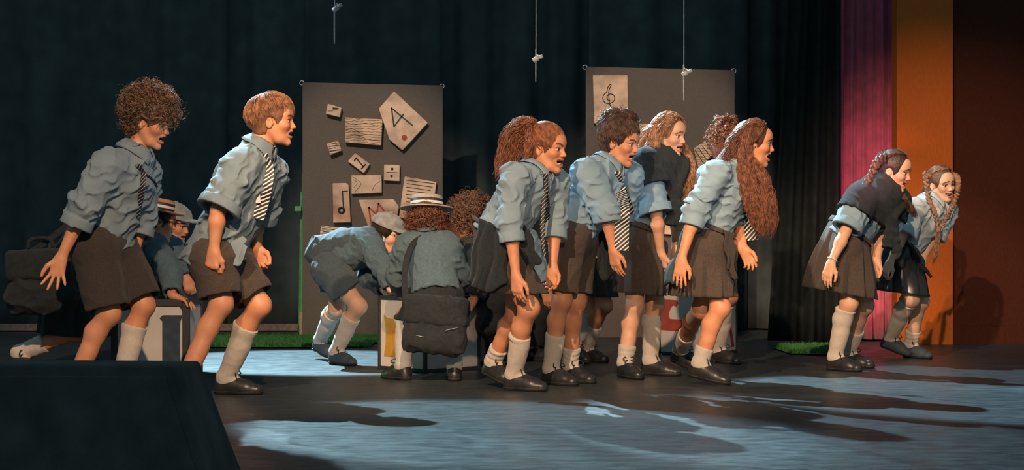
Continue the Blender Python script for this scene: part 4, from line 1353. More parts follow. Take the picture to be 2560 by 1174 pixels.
LN = lambda *p, w=7, m=INK: ('line', list(p), w, m)
ruled = lambda x0, x1, ys, sl, w=4: [LN((x0 + (i % 2) * 6, y), (x1 - (i % 3) * 14, y + sl), w=w) for i, y in enumerate(ys)]
b1, b1b = board('note_block_board', 757, 1107, 206, 214, 14.2, 'tall brown board with the wooden 4 and M blocks', [
    ([(240, 208), (343, 238), (327, 308), (227, 282)], 0, .07, [('curve', [(240, 262), (275, 262), (285, 250), (318, 255)], 4, INK), LN((280, 240), (318, 244), w=9)]),
    ([(368, 308), (641, 322), (630, 514), (366, 490)], 1, .07, [('curve', [(372, 345), (440, 362), (520, 350), (632, 385)], 3, INK), ('curve', [(372, 405), (420, 392), (500, 430), (628, 440)], 3, INK), ('curve', [(372, 450), (450, 440), (540, 470), (625, 478)], 3, INK)]),
    ([(724, 116), (972, 348), (785, 550), (690, 470), (612, 245)], 0, .06, [LN((860, 368), (706, 240), w=10, m=GREENINK), LN((706, 240), (724, 374), w=10, m=GREENINK), LN((724, 374), (793, 285), w=10, m=GREENINK), ('dot', (800, 455), 20, REDINK)]),
    ([(232, 502), (318, 474), (343, 550), (258, 584)], 2, .07, ruled(245, 325, (505, 522, 540, 558), -12)),
    ([(440, 566), (548, 648), (502, 716), (384, 628)], 0, .05, [LN((434, 622), (448, 605), w=9), LN((448, 605), (500, 668), w=9), LN((484, 684), (516, 650), w=9)]),
    ([(650, 652), (765, 655), (764, 774), (648, 768)], 0, .05, [LN((668, 708), (748, 710), w=4), ('dot', (710, 684), 10, INK), ('dot', (705, 736), 10, INK)]),
    ([(412, 730), (632, 728), (634, 858), (412, 868)], 0, .05, [('curve', [(425, 760), (455, 785), (430, 820)], 3, INK), ('curve', [(560, 852), (585, 800), (622, 775)], 3, INK), ('curve', [(420, 740), (480, 790), (440, 850)], 3, INK)]),
    ([(275, 788), (375, 786), (392, 802), (408, 1074), (280, 1076)], 0, .06, [('ring', (341, 985), 19, INK), LN((356, 978), (348, 850), w=8), LN((346, 848), (384, 846), w=8)]),
    ([(800, 738), (1034, 780), (1010, 960), (990, 1060), (758, 1040)], 0, .05, ruled(812, 1018, (765, 790, 815, 842, 868, 895, 922, 948), 26)),
    ([(462, 908), (722, 905), (760, 960), (730, 1130), (545, 1135)], 0, .05, [LN((556, 1085), (540, 965), w=12, m=REDINK), LN((540, 965), (596, 1014), w=12, m=REDINK), LN((596, 1014), (610, 935), w=12, m=REDINK), LN((610, 935), (652, 990), w=12, m=REDINK)]),
    ([(190, 1095), (362, 1118), (356, 1190), (178, 1182)], 2, .05, ruled(200, 350, (1118, 1140, 1160), 14)),
    ([(432, 1135), (540, 1140), (540, 1200), (436, 1200)], 2, .05, []),
    ([(385 * 1.2 - 0, 1200), (462, 1362), (380, 1362), (380, 1300)], 0, .05, []),
    ([(528, 1360), (610, 1400), (606, 1486), (525, 1490)], 0, .05, [LN((548, 1455), (585, 1400), w=6, m=REDINK)]),
], (740, 190, 2.935))
mb = MB(); mb.prism([(px_x(752, 14.35), 14.3, .02), (px_x(762, 14.35), 14.3, .02), (px_x(764, 14.35), 14.3, 1.35), (px_x(757, 14.35), 14.3, 1.35)], (0, .05, 0))
obj('brace', mb.mesh('brace', False, .004), BRACE, b1, b1b)
mb = MB(); mb.prism([(px_x(736, 14.35), 14.6, .02), (px_x(748, 14.35), 14.6, .02), (px_x(762, 14.35), 14.26, 1.2), (px_x(754, 14.35), 14.26, 1.2)], (0, .04, 0))
obj('brace', mb.mesh('brace', False, .004), BRACE, b1, b1b)
mb = MB(); mb.box((px_x(748, 14.3), 14.24, P(0, 522, 14.3)[2]), (.028, .03, .022)); obj('brace_clamp', mb.mesh('brace_clamp', False, .006), BRACE, b1, b1b)
mb = MB(); mb.box((px_x(756, 14.25), 14.27, .11), (.024, .04, .10)); obj('foot_block', mb.mesh('foot_block', False, .004), PINE, b1, b1b)

CLEF = [(205, 283), (215, 268), (203, 252), (200, 225), (197, 190), (200, 160), (212, 135), (204, 130), (190, 150), (185, 175), (165, 195), (162, 222), (180, 243), (212, 242), (233, 222), (228, 195), (205, 187), (188, 200), (190, 222), (206, 228)]
board('clef_board', 1464, 1836, 167, 176, 14.2, 'tall brown board with the treble clef block', [
    ([(100, 72), (312, 72), (316, 368), (108, 366)], 0, .05, [('curve', CLEF, 6, INK)]),
    ([(380, 368), (470, 370), (470, 480), (380, 480)], 0, .05, []),
    ([(712, 518), (782, 475), (835, 555), (745, 645)], 1, .05, [LN((722, 528), (776, 612), w=4), LN((742, 514), (796, 590), w=4), LN((764, 500), (816, 568), w=4)]),
    ([(550, 880), (630, 890), (610, 1045), (535, 1040)], 0, .05, []),
], (1440, 160, 2.446))

# ---------------------------------------------------------------- letter crates
CRATEW = mat('crate_panel_paint', (0.50, 0.46, 0.42), .75, .07, 8)
CRATEB = mat('crate_frame_paint', (0.02, 0.022, 0.024), .55, .3, 40)
GOLD = mat('ochre_letter_paint', (0.42, 0.22, 0.02), .7, .12, 20)
NAVYINK = mat('navy_letter_paint', (0.015, 0.035, 0.055), .7, .3, 20)
CRIMSON = mat('crimson_letter_paint', (0.30, 0.035, 0.025), .7, .15, 20)
PEACH = mat('peach_letter_paint', (0.48, 0.14, 0.06), .7, .12, 20)

def crate(px, py, yaw, size, label, letters, h=None, bar=.022, D=None):
    """near bottom edge at the pixel; faces run from it at yaw and yaw + 90 degrees"""
    D = D or H * F / (py - CY); o = np.array([px_x(px, D), D, 0.0]); h = h or size
    a = math.radians(yaw); u = np.array([math.cos(a), math.sin(a), 0]); v = np.array([-math.sin(a), math.cos(a), 0]); z = np.array([0, 0, 1.0])
    M = np.stack([u, v, z], 1); c0 = o + (u + v) * size / 2
    base = (c0[0], c0[1], 0)
    r = empty('letter_crate', base, label, 'crate', 'letter crates on the stage')
    t = bar / 2
    for i in (0, 1):
        for j in (0, 1):
            mb = MB(); mb.box(o + u * (t + i * (size - bar)) + v * (t + j * (size - bar)) + z * h / 2, (t, t, h / 2), M); obj('frame_bar', mb.mesh('frame_bar', False, .003), CRATEB, r, base)
            mb = MB(); mb.box(o + u * size / 2 + v * (t + i * (size - bar)) + z * (t + j * (h - bar)), (size / 2 - bar, t, t), M); obj('frame_bar', mb.mesh('frame_bar', False, .003), CRATEB, r, base)
            mb = MB(); mb.box(o + v * size / 2 + u * (t + i * (size - bar)) + z * (t + j * (h - bar)), (t, size / 2 - bar, t), M); obj('frame_bar', mb.mesh('frame_bar', False, .003), CRATEB, r, base)
    faces = {'u': (o, u, -v), 'v': (o + v * size, -v, -u), 'u2': (o + v * size, u, v), 'v2': (o + u * size, v, u)}
    P_ = {}
    for k, (q, e, nrm) in faces.items():
        mb = MB(); Mf = np.stack([e, nrm, z], 1)
        mb.box(q + e * size / 2 + z * h / 2 - nrm * .012, (size / 2 - bar * .6, .004, h / 2 - bar * .6), Mf)
        P_[k] = obj('panel', mb.mesh('panel'), CRATEW, r, base)
    mb = MB(); mb.box(o + (u + v) * size / 2 + z * (h - .008), (size / 2 - bar * .6, size / 2 - bar * .6, .005), M)
    obj('lid', mb.mesh('lid'), CRATEB, r, base)
    for k, poly, m in letters:
        q, e, nrm = faces[k]
        mb = MB(); mb.prism([q + e * size * x + z * h * y - nrm * .0085 for x, y in poly], nrm * .003)
        me = mb.mesh('painted_letter'); me.transform(Matrix.Translation(-Vector(base)))
        obj('painted_letter', me, m, P_[k])
    return r

crate(1062, 932, 43, .455, 'white letter crate with an ochre letter, gripped by the capped child', [
    ('v', [(.12, .74), (.20, .70), (.42, .69), (.62, .69), (.70, .66), (.66, .57), (.62, .58), (.42, .58), (.36, .57), (.35, .30), (.36, .18), (.12, .18), (.16, .36), (.16, .55)], GOLD),
    ('u', [(.46, .62), (.54, .62), (.53, .40), (.60, .26), (.66, .22), (.64, .15), (.52, .15), (.44, .24), (.46, .40)], PEACH),
    ('u', [(.50, .20), (.57, .20), (.58, .17), (.51, .17)], INK)])
crate(1045, 911, 0, .455, 'plain white crate standing behind the ochre letter crate', [])
SERIF = [(.02, .38), (.02, .68), (.05, .80), (.12, .85), (.30, .84), (.33, .80), (.30, .74), (.24, .76), (.20, .70), (.17, .60), (.20, .55), (.55, .54), (.62, .58), (.66, .50), (.64, .38), (.40, .36)]
crate(1802, 890, 68, .455, 'white letter crate with crimson letters behind the long-haired girls', [
    ('v', SERIF, CRIMSON),
    ('u', [(.20, .12), (.34, .12), (.56, .52), (.50, .62), (.40, .48)], CRIMSON), ('u', [(.70, .10), (.86, .10), (.52, .66), (.44, .60)], CRIMSON), ('u', [(.60, .62), (.72, .62), (.78, .84), (.68, .86)], CRIMSON)])
crate(277, 944, 0, .455, 'white letter crate with a navy letter beside the boater wearer', [
    ('u', [(.655, .02), (.655, .72), (.62, .76), (.66, .80), (.80, .80), (.92, .80), (.885, .72), (.875, .02)], NAVYINK),
    ('u', [(.86, .93), (.88, .94), (.965, .80), (.965, .77)], INK)], bar=.04)

# ---------------------------------------------------------------- hanging microphones
MICG = mat('mic_grey', (0.45, 0.44, 0.42), .5, .2, 60)
CORD = mat('mic_cord', (0.35, 0.34, 0.33), .6, .2, 60)
def mic(px, py, D, label, tilt, kink):
    p = P(px, py, D); base = tuple(p)
    r = empty('hanging_microphone', base, label, 'microphone', 'microphones hung over the stage')
    top = P(px - kink[0], -60, D)
    pts = smooth_path([(top[0], D, 5.6), tuple(P(px - kink[0], py - kink[1], D)), tuple(P(px - kink[0] * 1.2, py - kink[1] * .4, D)), tuple(P(px - 3, py - 8, D))], 40)
    mb = MB(); mb.tube(pts, .003, 6); obj('cord', mb.mesh('cord', True), CORD, r, base)
    a = math.radians(tilt); d = np.array([math.cos(a), -.25, math.sin(a)]); d = unit(d)
    mb = MB(); mb.tube([p - d * .032, p - d * .030, p + d * .004, p + d * .006], np.array([.010, .016, .016, .011]), 12); obj('capsule', mb.mesh('capsule', True), MICG, r, base)
    mb = MB(); mb.tube([p + d * .007, p + d * .034, p + d * .036], np.array([.011, .012, .006]), 12); obj('body', mb.mesh('body', True), CORD, r, base)
    mb = MB(); mb.tube(smooth_path([p + d * .012, p + np.array((0, 0, .022)), P(px - 3, py - 8, D)], 10), .005, 6); obj('clip', mb.mesh('clip', True), STEEL, r, base)
mic(843, 19, 10.5, 'small microphone dangling near the top edge over the boys', 35, (6, 12))
mic(1344, 146, 10.5, 'small microphone on a cord above the ponytailed girl', 25, (4, 60))
mic(1717, 182, 10.5, 'small microphone on a cord in front of the treble clef board', 25, (7, 50))

# ---------------------------------------------------------------- black monitor wedge at the stage edge
GRILLE = mat('speaker_cloth', (0.085, 0.085, 0.082), .95, .25, 8, .5, 600, spec=0.1)
Ds = 5.4
def wp(px, py, D): return P(px, py, D)
x_tl, x_tr = -2.1, P(438, 908, Ds)[0]; zt = P(0, 908, Ds)[2] + .005; x_br = P(438, 908, Ds)[0] + .135
base = ((x_tl + x_tr) / 2, Ds + .2, 0)
r = empty('stage_monitor', base, 'big black cloth-covered speaker box at the front stage edge', 'speaker')
mb = MB()
V = [(x_tl, Ds, zt), (x_tr, Ds, zt - .006), (x_br, Ds - .02, 0), (x_tl, Ds - .02, 0), (x_tl, Ds + .42, zt - .02), (x_tr, Ds + .42, zt - .026), (x_br, Ds + .5, 0), (x_tl, Ds + .5, 0)]
mb.add(V, [(0, 3, 2, 1), (4, 5, 6, 7), (0, 1, 5, 4), (1, 2, 6, 5), (3, 7, 6, 2), (0, 4, 7, 3)])
obj('cabinet', mb.mesh('cabinet', False, .012, 3), GRILLE, r, base)
mb = MB(); mb.add([(x_tl + .04, Ds - .006, zt - .04), (x_tr - .03, Ds - .006, zt - .045), (x_br - .05, Ds - .026, .03), (x_tl + .04, Ds - .026, .03),
                   (x_tl + .04, Ds + .01, zt - .04), (x_tr - .03, Ds + .01, zt - .045), (x_br - .05, Ds - .01, .03), (x_tl + .04, Ds - .01, .03)], [(0, 3, 2, 1), (4, 5, 6, 7), (0, 1, 5, 4), (1, 2, 6, 5), (3, 7, 6, 2), (0, 4, 7, 3)])
obj('grille_cloth', mb.mesh('grille_cloth', False, .003), GRILLE, r, base)
def make(label, D, head, j, feet, **a):
    at = {k: a.pop(k) for k in ('open', 'brow', 'browcol', 'lip', 'gaze', 'hspec', 'smile') if k in a}
    smile = at.get('smile', 0)
    p = Person(label, D, head, j, feet, group='cast in school uniform', **a)
    p.smile = smile; p.open = at.get('open', .8); p.brow = at.get('brow', -.15); p.browcol = np.array(at.get('browcol', (.05, .025, .015)))
    p.lip = np.array(at.get('lip', (.40, .12, .09))); p.gaze = at.get('gaze', 0); p.hspec = at.get('hspec', {})
    p.build_body()
    return p
FIST = dict(curl=1.15, spread=.02)
OPENH = dict(curl=.14, spread=.28)
RELAX = dict(curl=.4, spread=.06)
HAIRS = dict(
    brown=mat_hair('brown_hair', (.10, .050, .030), (.36, .20, .12)),
    fair=mat_hair('sandy_hair', (.17, .070, .034), (.46, .22, .12)),
    auburn=mat_hair('auburn_hair', (.13, .045, .022), (.44, .17, .08)),
    dark=mat_hair('dark_brown_hair', (.030, .017, .012), (.13, .07, .045)),
    ginger=mat_hair('ginger_hair', (.26, .115, .055), (.68, .38, .20)),
    black=mat_hair('near_black_hair', (.014, .010, .009), (.06, .035, .025)),
    grizzle=mat_hair('reddish_dark_hair', (.07, .028, .016), (.30, .12, .065)))

def bag(label, c, M, hs, m, strap=None, cat='bag', group='school bags of the cast', name='satchel', handle=True, seed=1, zips=(), soft=.045, buckles=True):
    """soft satchel: body, flap, strap, buckle"""
    c = np.asarray(c, float); base = c - np.array((0, 0, hs[2]))
    r = empty(name, base, label, cat, group)
    R = float(np.linalg.norm(hs)) + .05
    S = Sdf(c - R, c + R, .008)
    S.box(c, M, np.array(hs), min(soft, hs[1] * .95), .01); S.cap(c - M[:, 0] * hs[0] * .6 - M[:, 2] * hs[2] * .75, c + M[:, 0] * hs[0] * .6 - M[:, 2] * hs[2] * .8, hs[1] * 1.15, hs[1] * 1.15, .05); S.displace(folds(seed, .13, .03), .035)
    obj('bag_body', decimated(mesh_np('bag_body', *S.mesh()), .4), m, r, base)
    S = Sdf(c - R, c + R, .008)
    S.box(c + M[:, 2] * hs[2] * .42 - M[:, 1] * .004, M, np.array((hs[0] * .99, hs[1] * 1.08, hs[2] * .56)), .035, .01); S.displace(folds(seed + 1, .12, .012), .03)
    obj('bag_flap', decimated(mesh_np('bag_flap', *S.mesh()), .4), m, r, base)
    for sg in (-.45, .45) if buckles else ():
        mb = MB(); q = c + M[:, 0] * hs[0] * sg - M[:, 1] * (hs[1] * 1.1 + .006) - M[:, 2] * hs[2] * .12
        mb.box(q, (.008, .004, .03), M)
        obj('buckle', mb.mesh('buckle', False, .002), STEEL, r, base)
    if handle:
        q = c + M[:, 2] * hs[2]
        mb = MB(); mb.tube(smooth_path([q - M[:, 0] * .07, q - M[:, 0] * .05 + M[:, 2] * .05, q + M[:, 0] * .05 + M[:, 2] * .05, q + M[:, 0] * .07], 16), .010, 8)
        obj('handle', mb.mesh('handle', True), m, r, base)
    if strap is not None:
        w = smooth_path(strap, 30); V = []; T = np.gradient(w, axis=0)
        for i in range(30):
            sd_ = unit(np.cross(T[i], (0, 1.0, .2))) * .016; nn = unit(np.cross(T[i], sd_)) * .003
            V += [w[i] + sd_ + nn, w[i] - sd_ + nn, w[i] - sd_ - nn, w[i] + sd_ - nn]
        Q = [(i * 4 + j, i * 4 + (j + 1) % 4, (i + 1) * 4 + (j + 1) % 4, (i + 1) * 4 + j) for i in range(29) for j in range(4)]
        obj('strap', mesh_np('strap', V, Q, False), m, r, base)
    for (a, b_) in zips:
        mb = MB(); mb.tube([a, (a + b_) / 2, b_], .0022, 6); obj('zip_pull', mb.mesh('zip_pull', True), STEEL, r, base)
    return r

def swept(region):
    return region

# ---- front row
def p_boy_curly():
    p = make('boy with a big mop of brown curls and loosely knotted tie', 9.0, (376, 306, -14, -14, 0),
        dict(nk=(336, 388), pv=(262, 592), shR=(268, 418, -.16), shL=(358, 432, .13), elR=(213, 515, -.24), wrR=(153, 643, -.27), elL=(352, 545, .12), wrL=(330, 652, .06),
             hipR=(238, 620, -.09), hipL=(285, 612, .09), knR=(272, 782, -.12), knL=(358, 762, .04)),
        dict(R=(165, 290, 990, .0, -1), L=(285, 400, 985, .0, -1)), sex='m', open=.75,
        hspec=dict(R=dict(curl=.1, spread=.34, dir=(-.22, -.15, -.95), thumb=(-1, 0, .35), thumb_curl=0), L=RELAX))
    p.shirt(SHIRTGREY, sleeve=1.40, hem=.03, loose=1.6, amp=.034, sl=1.12)
    p.collar(SHIRTGREY)
    p.shorts(DARKBROWN, .93, loose=1.5, flare=.02, waist=.10)
    for sd in 'RL': p.shoe(sd)
    p.sock('R', .8, slouch=.004); p.sock('L', .30)
    p.tie([(350, 418), (358, 436), (356, 465), (350, 500), (344, 545)], [.02, .035, .03, .03, .02], m=TIEDARK, wang=15)
    p.tie([(358, 432), (372, 440), (384, 452), (392, 466)], [.012, .02, .022, .015], m=TIEDARK, wang=40, knot=False)
    h = Hair(p)
    h.cap(r=(.135, .118, .120), c=(-.022, 0, .062), hairline=.058, amp=.02, wl=.05, nape=-.085, front=.10)
    reg = lambda d: (d[2] > .45 or (d[0] < .35 and d[2] > -.45)) and not (abs(d[1]) > .6 and d[0] > -.15 and d[2] < -.02)
    h.curls(760, (-.022, 0, .07), (.150, .132, .135), reg, .012, (1.0, 2.2), (.035, .075), .0030)
    fr = lambda d: d[0] > .45 and d[2] > -.1
    h.curls(120, (.0, 0, .065), (.135, .11, .10), lambda d: d[0] > .4 and d[2] > -.35 and abs(d[1]) < .85, .010, (.8, 1.8), (.05, .085), .0028)
    h.curls(230, (-.045, 0, -.005), (.092, .098, .085), lambda d: d[0] < .05 and d[2] < .5 and d[2] > -.75, .012, (1, 2.2), (.03, .06), .0030)
    h.build(HAIRS['brown'])

def p_boy_fringe():
    p = make('boy with short sandy fringe and untucked shirt, fists clenched', 8.82, (683, 303, 0, 1, 0),
        dict(nk=(645, 372), pv=(545, 622), shR=(602, 414, -.13), shL=(676, 430, .15), elR=(545, 525, -.22), wrR=(535, 622, -.22), elL=(640, 545, .22), wrL=(642, 622, .14),
             hipR=(533, 648, -.09), hipL=(572, 648, .09), knR=(553, 758, -.12), knL=(648, 762, .05)),
        dict(R=(446, 530, 1003, .0, -1), L=(540, 668, 985, .0, -1)), sex='m', k=1.0,
        open=.55, brow=-.35, hspec=dict(R=FIST, L=dict(curl=1.0, spread=.02, dir=(.5, -.2, -.8))))
    p.shirt(SHIRTGREY, sleeve=1.0, hem=.12, loose=1.5, hemflare=.022, amp=.036, sl=1.1)
    p.collar(SHIRTGREY)
    p.hang('shirt_tail', [(545, 588), (580, 600), (612, 590)], [(548, 628), (592, 668), (615, 622)], SHIRTGREY, (-.13, -.16), .008, 1, .004, p.top)
    p.shorts(BROWN, .84, loose=1.3, flare=.02, amp=.012)
    for sd in 'RL': p.shoe(sd)
    p.sock('R', .80, slouch=.004); p.sock('L', .30)
    p.tie([(664, 392), (672, 420), (665, 462), (652, 505), (640, 545)], [.03, .05, .07, .085, .085], wang=10)
    q = p.lay([(645, 497)], [p.top], .006)[0]
    mb = MB(); mb.box(q, (.014, .003, .022), np.stack([unit((1, -.5, .1)), unit((.5, 1, 0)), unit((-.1, 0, 1))], 1)); p.part('name_badge', mb.mesh('name_badge', False, .002), RIBBONW)
    h = Hair(p)
    h.cap(r=(.110, .091, .103), hairline=.066)
    def st(rg): return (-.28 + rg.uniform(-.12, .12), rg.uniform(-.15, .15), 1)
    def en(a, rg):
        t = rg.uniform(-math.pi, math.pi); z = .12 if abs(t) > 1.2 else .36
        if abs(t) > 2.0: z = -.55
        elif abs(t) > 1.55: z = -.15
        return (math.cos(t), math.sin(t), z + rg.uniform(-.1, .15))
    h.comb(st, en, 1000, lift=(.002, .024), rad=.0032, wave=.0018)
    h.comb(lambda rg: (-.9, rg.uniform(-.7, .7), .3), lambda a, rg: (-.8, a[1] * 1.1, -.75), 220, lift=(.0, .008), rad=.003, c=(-.02, 0, .02), r=(.100, .086, .098))
    h.build(HAIRS['fair'])

def p_ponytail():
    p = make('girl with bushy auburn ponytail and a thin dark tie', 9.15, (1368, 371, -30, -4, 0),
        dict(nk=(1338, 432), pv=(1243, 590), shR=(1285, 446, -.19), shL=(1390, 458, .12), elR=(1276, 560, -.24), wrR=(1290, 688, -.26), elL=(1388, 560, .12), wrL=(1382, 668, .05),
             hipR=(1243, 622, -.09), hipL=(1280, 622, .09), knR=(1322, 768, -.12), knL=(1290, 782, .1)),
        dict(R=(1262, 1375, 976, .0, -1), L=(1210, 1290, 968, .07, -1)), sex='f', k=.98,
        open=.72, smile=.85, brow=-.5, hspec=dict(R=RELAX, L=dict(curl=.5, spread=.1)))
    p.shirt(SHIRT, sleeve=1.33, hem=.02, loose=1.35, amp=.034)
    p.collar(SHIRT)
    p.skirt(BROWN, ((1192, 730), (1372, 732)), (1238, 572), depth=.19, amp=.02, pleats=9)
    p.hang('waist_jumper', [(1196, 545), (1230, 560), (1262, 580)], [(1172, 700), (1205, 728), (1262, 712)], KNIT, (-.20, -.24), .02, 2, .02)
    p.hang('jumper_sleeve', [(1286, 566), (1300, 558), (1314, 562)], [(1322, 662), (1338, 668), (1352, 650)], KNIT, (-.20, -.22), .008, 1, .018)
    for sd in 'RL': p.shoe(sd)
    p.sock('R', .42); p.sock('L', .72, slouch=.004)
    p.tie([(1362, 442), (1366, 490), (1368, 540), (1372, 600), (1384, 648)], [.025, .032, .03, .03, .02], m=TIEDARK, wang=10)
    p.tie([(1364, 452), (1360, 500), (1356, 560), (1358, 612), (1362, 640)], [.02, .025, .025, .022, .015], m=TIEDARK, wang=10, knot=False, off=.02)
    h = Hair(p)
    h.cap(hairline=.078)
    tie_ = p.hl((-.085, 0, .110))
    h.comb(lambda rg: (rg.uniform(.1, 1), rg.uniform(-1, 1), rg.uniform(-.35, 1)), lambda a, rg: (-.62, 0, .80), 460, jit=.05, rad=.0028, lift=(0, .008))
    h.comb(lambda rg: (rg.uniform(-1, -.2), rg.uniform(-1, 1), rg.uniform(-.8, -.3)), lambda a, rg: (-.62, 0, .80), 300, jit=.05, rad=.0028, lift=(0, .006), c=(-.022, 0, .02), r=(.108, .09, .112))
    h.bundle([tie_, P(1318, 318, 9.17), P(1288, 345, 9.2), P(1270, 400, 9.2), P(1246, 446, 9.2)], 360, [.02, .065, .085, .07, .03], 18, .003, .009, .09, cut=(.5, 1.0))
    h.bundle([tie_, P(1325, 322, 9.12), P(1325, 360, 9.1), P(1312, 400, 9.08)], 90, [.02, .035, .03, .01], 16, .003, .006, .09, cut=(.6, 1.0))
    h.build(HAIRS['auburn'])

def p_updo():
    p = make('dark-haired performer with messy piled-up hair and a long striped tie', 9.6, (1551, 356, -30, -10, 0),
        dict(nk=(1518, 416), pv=(1428, 566), shR=(1466, 436, -.17), shL=(1572, 442, .12), elR=(1516, 530, -.24), wrR=(1533, 624, -.24), elL=(1556, 525, .2), wrL=(1528, 612, .2),
             hipR=(1424, 596, -.085), hipL=(1448, 594, .085), knR=(1404, 748, -.10), knL=(1440, 752, .06)),
        dict(R=(1360, 1445, 962, .0, -1), L=(1410, 1486, 956, .0, -1)), sex='f', k=.98, open=.75, smile=.45, brow=-.4,
        hspec=dict(R=dict(curl=.3, spread=.05), L=RELAX))
    p.shirt(SHIRT_BLUE, sleeve=1.22, hem=.03, loose=1.7, amp=.034, sag=.08, sl=1.1)
    p.collar(SHIRT_BLUE)
    p.shorts(BROWN, .88, loose=1.1, flare=.01, amp=.012, waist=.09)
    for sd in 'RL': p.shoe(sd)
    p.sock('R', .50); p.sock('L', .70, slouch=.003)
    p.tie([(1545, 436), (1552, 474), (1556, 520), (1553, 570), (1552, 626)], [.035, .055, .075, .085, .085], wang=5, off=.02)
    p.tie([(1550, 450), (1562, 490), (1570, 520), (1573, 534)], [.03, .05, .06, .06], wang=20, knot=False)
    p.hang('waist_jumper', [(1480, 540), (1500, 548), (1520, 552)], [(1490, 640), (1515, 700), (1560, 660)], BLACK, (.05, .05), .015, 2, .015)
    h = Hair(p)
    h.cap(r=(.113, .093, .106), c=(-.022, 0, .043), amp=.006, wl=.05, hairline=.070, extra=[((-.055, 0, .135), (.062, .06, .042)), ((-.10, .0, .075), (.045, .06, .055)), ((.01, .01, .15), (.055, .05, .03))])
    for cc, rr in (((-.055, 0, .135), (.068, .066, .048)), ((-.10, 0, .075), (.052, .066, .060)), ((.01, .01, .148), (.06, .055, .036))):
        h.comb(lambda rg: rg.randn(3), lambda a, rg: np.cross(a, (0.3, .4, .8)) + .2 * rg.randn(3), 130, c=cc, r=rr, rad=.0032, lift=(0, .006), over=1.25)
    h.comb(lambda rg: (rg.uniform(.3, 1), rg.uniform(-1, 1), rg.uniform(-.1, .9)), lambda a, rg: (-.5, a[1] * .3, .9), 420, c=(-.022, 0, .045), r=(.121, .101, .115), rad=.003, lift=(0, .01), wave=.002)
    h.comb(lambda rg: (rg.uniform(-1, -.1), rg.uniform(-1, 1), rg.uniform(-.9, -.3)), lambda a, rg: (-.7, a[1] * .4, .7), 260, c=(-.026, 0, .03), r=(.112, .098, .115), rad=.003, lift=(0, .008), wave=.002)
    h.comb(lambda rg: (rg.uniform(-.7, .5), rg.choice((-1, 1)), rg.uniform(-.45, .25)), lambda a, rg: (-.5, a[1] * .35, .85), 300, c=(-.024, 0, .036), r=(.118, .100, .115), rad=.003, lift=(0, .010), wave=.002)
    h.curls(46, (-.03, 0, .10), (.12, .09, .09), lambda d: d[2] > .2, .012, (.6, 1.3), (.05, .09), .0022)
    h.build(HAIRS['dark'])

def p_ginger():
    p = make('girl with long ginger hair and a black jumper round her shoulders', 10.2, (1671, 338, -34, -6, 0),
        dict(nk=(1650, 396), pv=(1590, 575), shR=(1612, 412, -.16), shL=(1692, 424, .12), elR=(1640, 530, -.2), wrR=(1652, 632, -.1), elL=(1690, 530, .14), wrL=(1690, 620, .14),
             hipR=(1588, 606, -.085), hipL=(1628, 606, .085), knR=(1586, 762, -.09), knL=(1637, 758, .05)),
        dict(R=(1552, 1598, 945, .0, -1), L=(1605, 1704, 938, .0, -1)), sex='f', k=.99, open=.55, smile=.3, brow=.1, browcol=(.12, .055, .03),
        skin=(.66, .37, .24), hspec=dict(R=RELAX, L=RELAX))
    p.shirt(SHIRT_BLUE, sleeve=1.0, hem=.0, loose=1.4, amp=.03)
    p.collar(SHIRT_BLUE)
    p.skirt(BROWN, ((1532, 728), (1664, 738)), (1600, 560), depth=.19, amp=.05, pleats=11)
    p.shawl(KNIT, .56)
    p.tie([(1618, 566), (1630, 574), (1644, 582)], [.05, .06, .05], m=TIEDARK, knot=False, wang=70, obs=[p.top, p.bottom])
    for sd in 'RL': p.shoe(sd)
    p.sock('R', .70, slouch=.003); p.sock('L', .20)
    h = Hair(p)
    h.cap(hairline=.076)
    h.comb(lambda rg: (rg.uniform(.2, .8), rg.uniform(-.12, .12), 1), lambda a, rg: (rg.uniform(-.7, .35), rg.choice((-1, 1)), rg.uniform(-.5, -.2)), 420, jit=.06, rad=.0028, lift=(.002, .018), wave=.002)
    D = 10.2
    h.bundle([P(1652, 312, D - .05), P(1624, 335, D - .02), P(1606, 380, D), P(1590, 412, D)], 170, [.03, .05, .05, .02], 16, .003, .008, .1, cut=(.6, 1.05))
    h.bundle([P(1640, 320, D - .08), P(1632, 360, D - .09), P(1612, 400, D - .1), P(1600, 428, D - .1)], 120, [.03, .04, .04, .02], 16, .003, .008, .1, cut=(.6, 1.05))
    h.bundle([p.hl((-.03, .06, .10)), p.hl((-.02, .10, .02)), P(1716, 402, D + .10), P(1722, 445, D + .06), P(1716, 480, D), P(1704, 502, D - .04)], 260, [.025, .035, .045, .05, .05, .03], 20, .003, .008, .1, cut=(.6, 1.0))
    h.bundle([P(1668, 300, D - .06), P(1648, 322, D - .09), P(1640, 360, D - .1), P(1630, 400, D - .12)], 90, [.02, .03, .03, .02], 16, .003, .007, .1, cut=(.6, 1.05))
    h.build(HAIRS['ginger'])

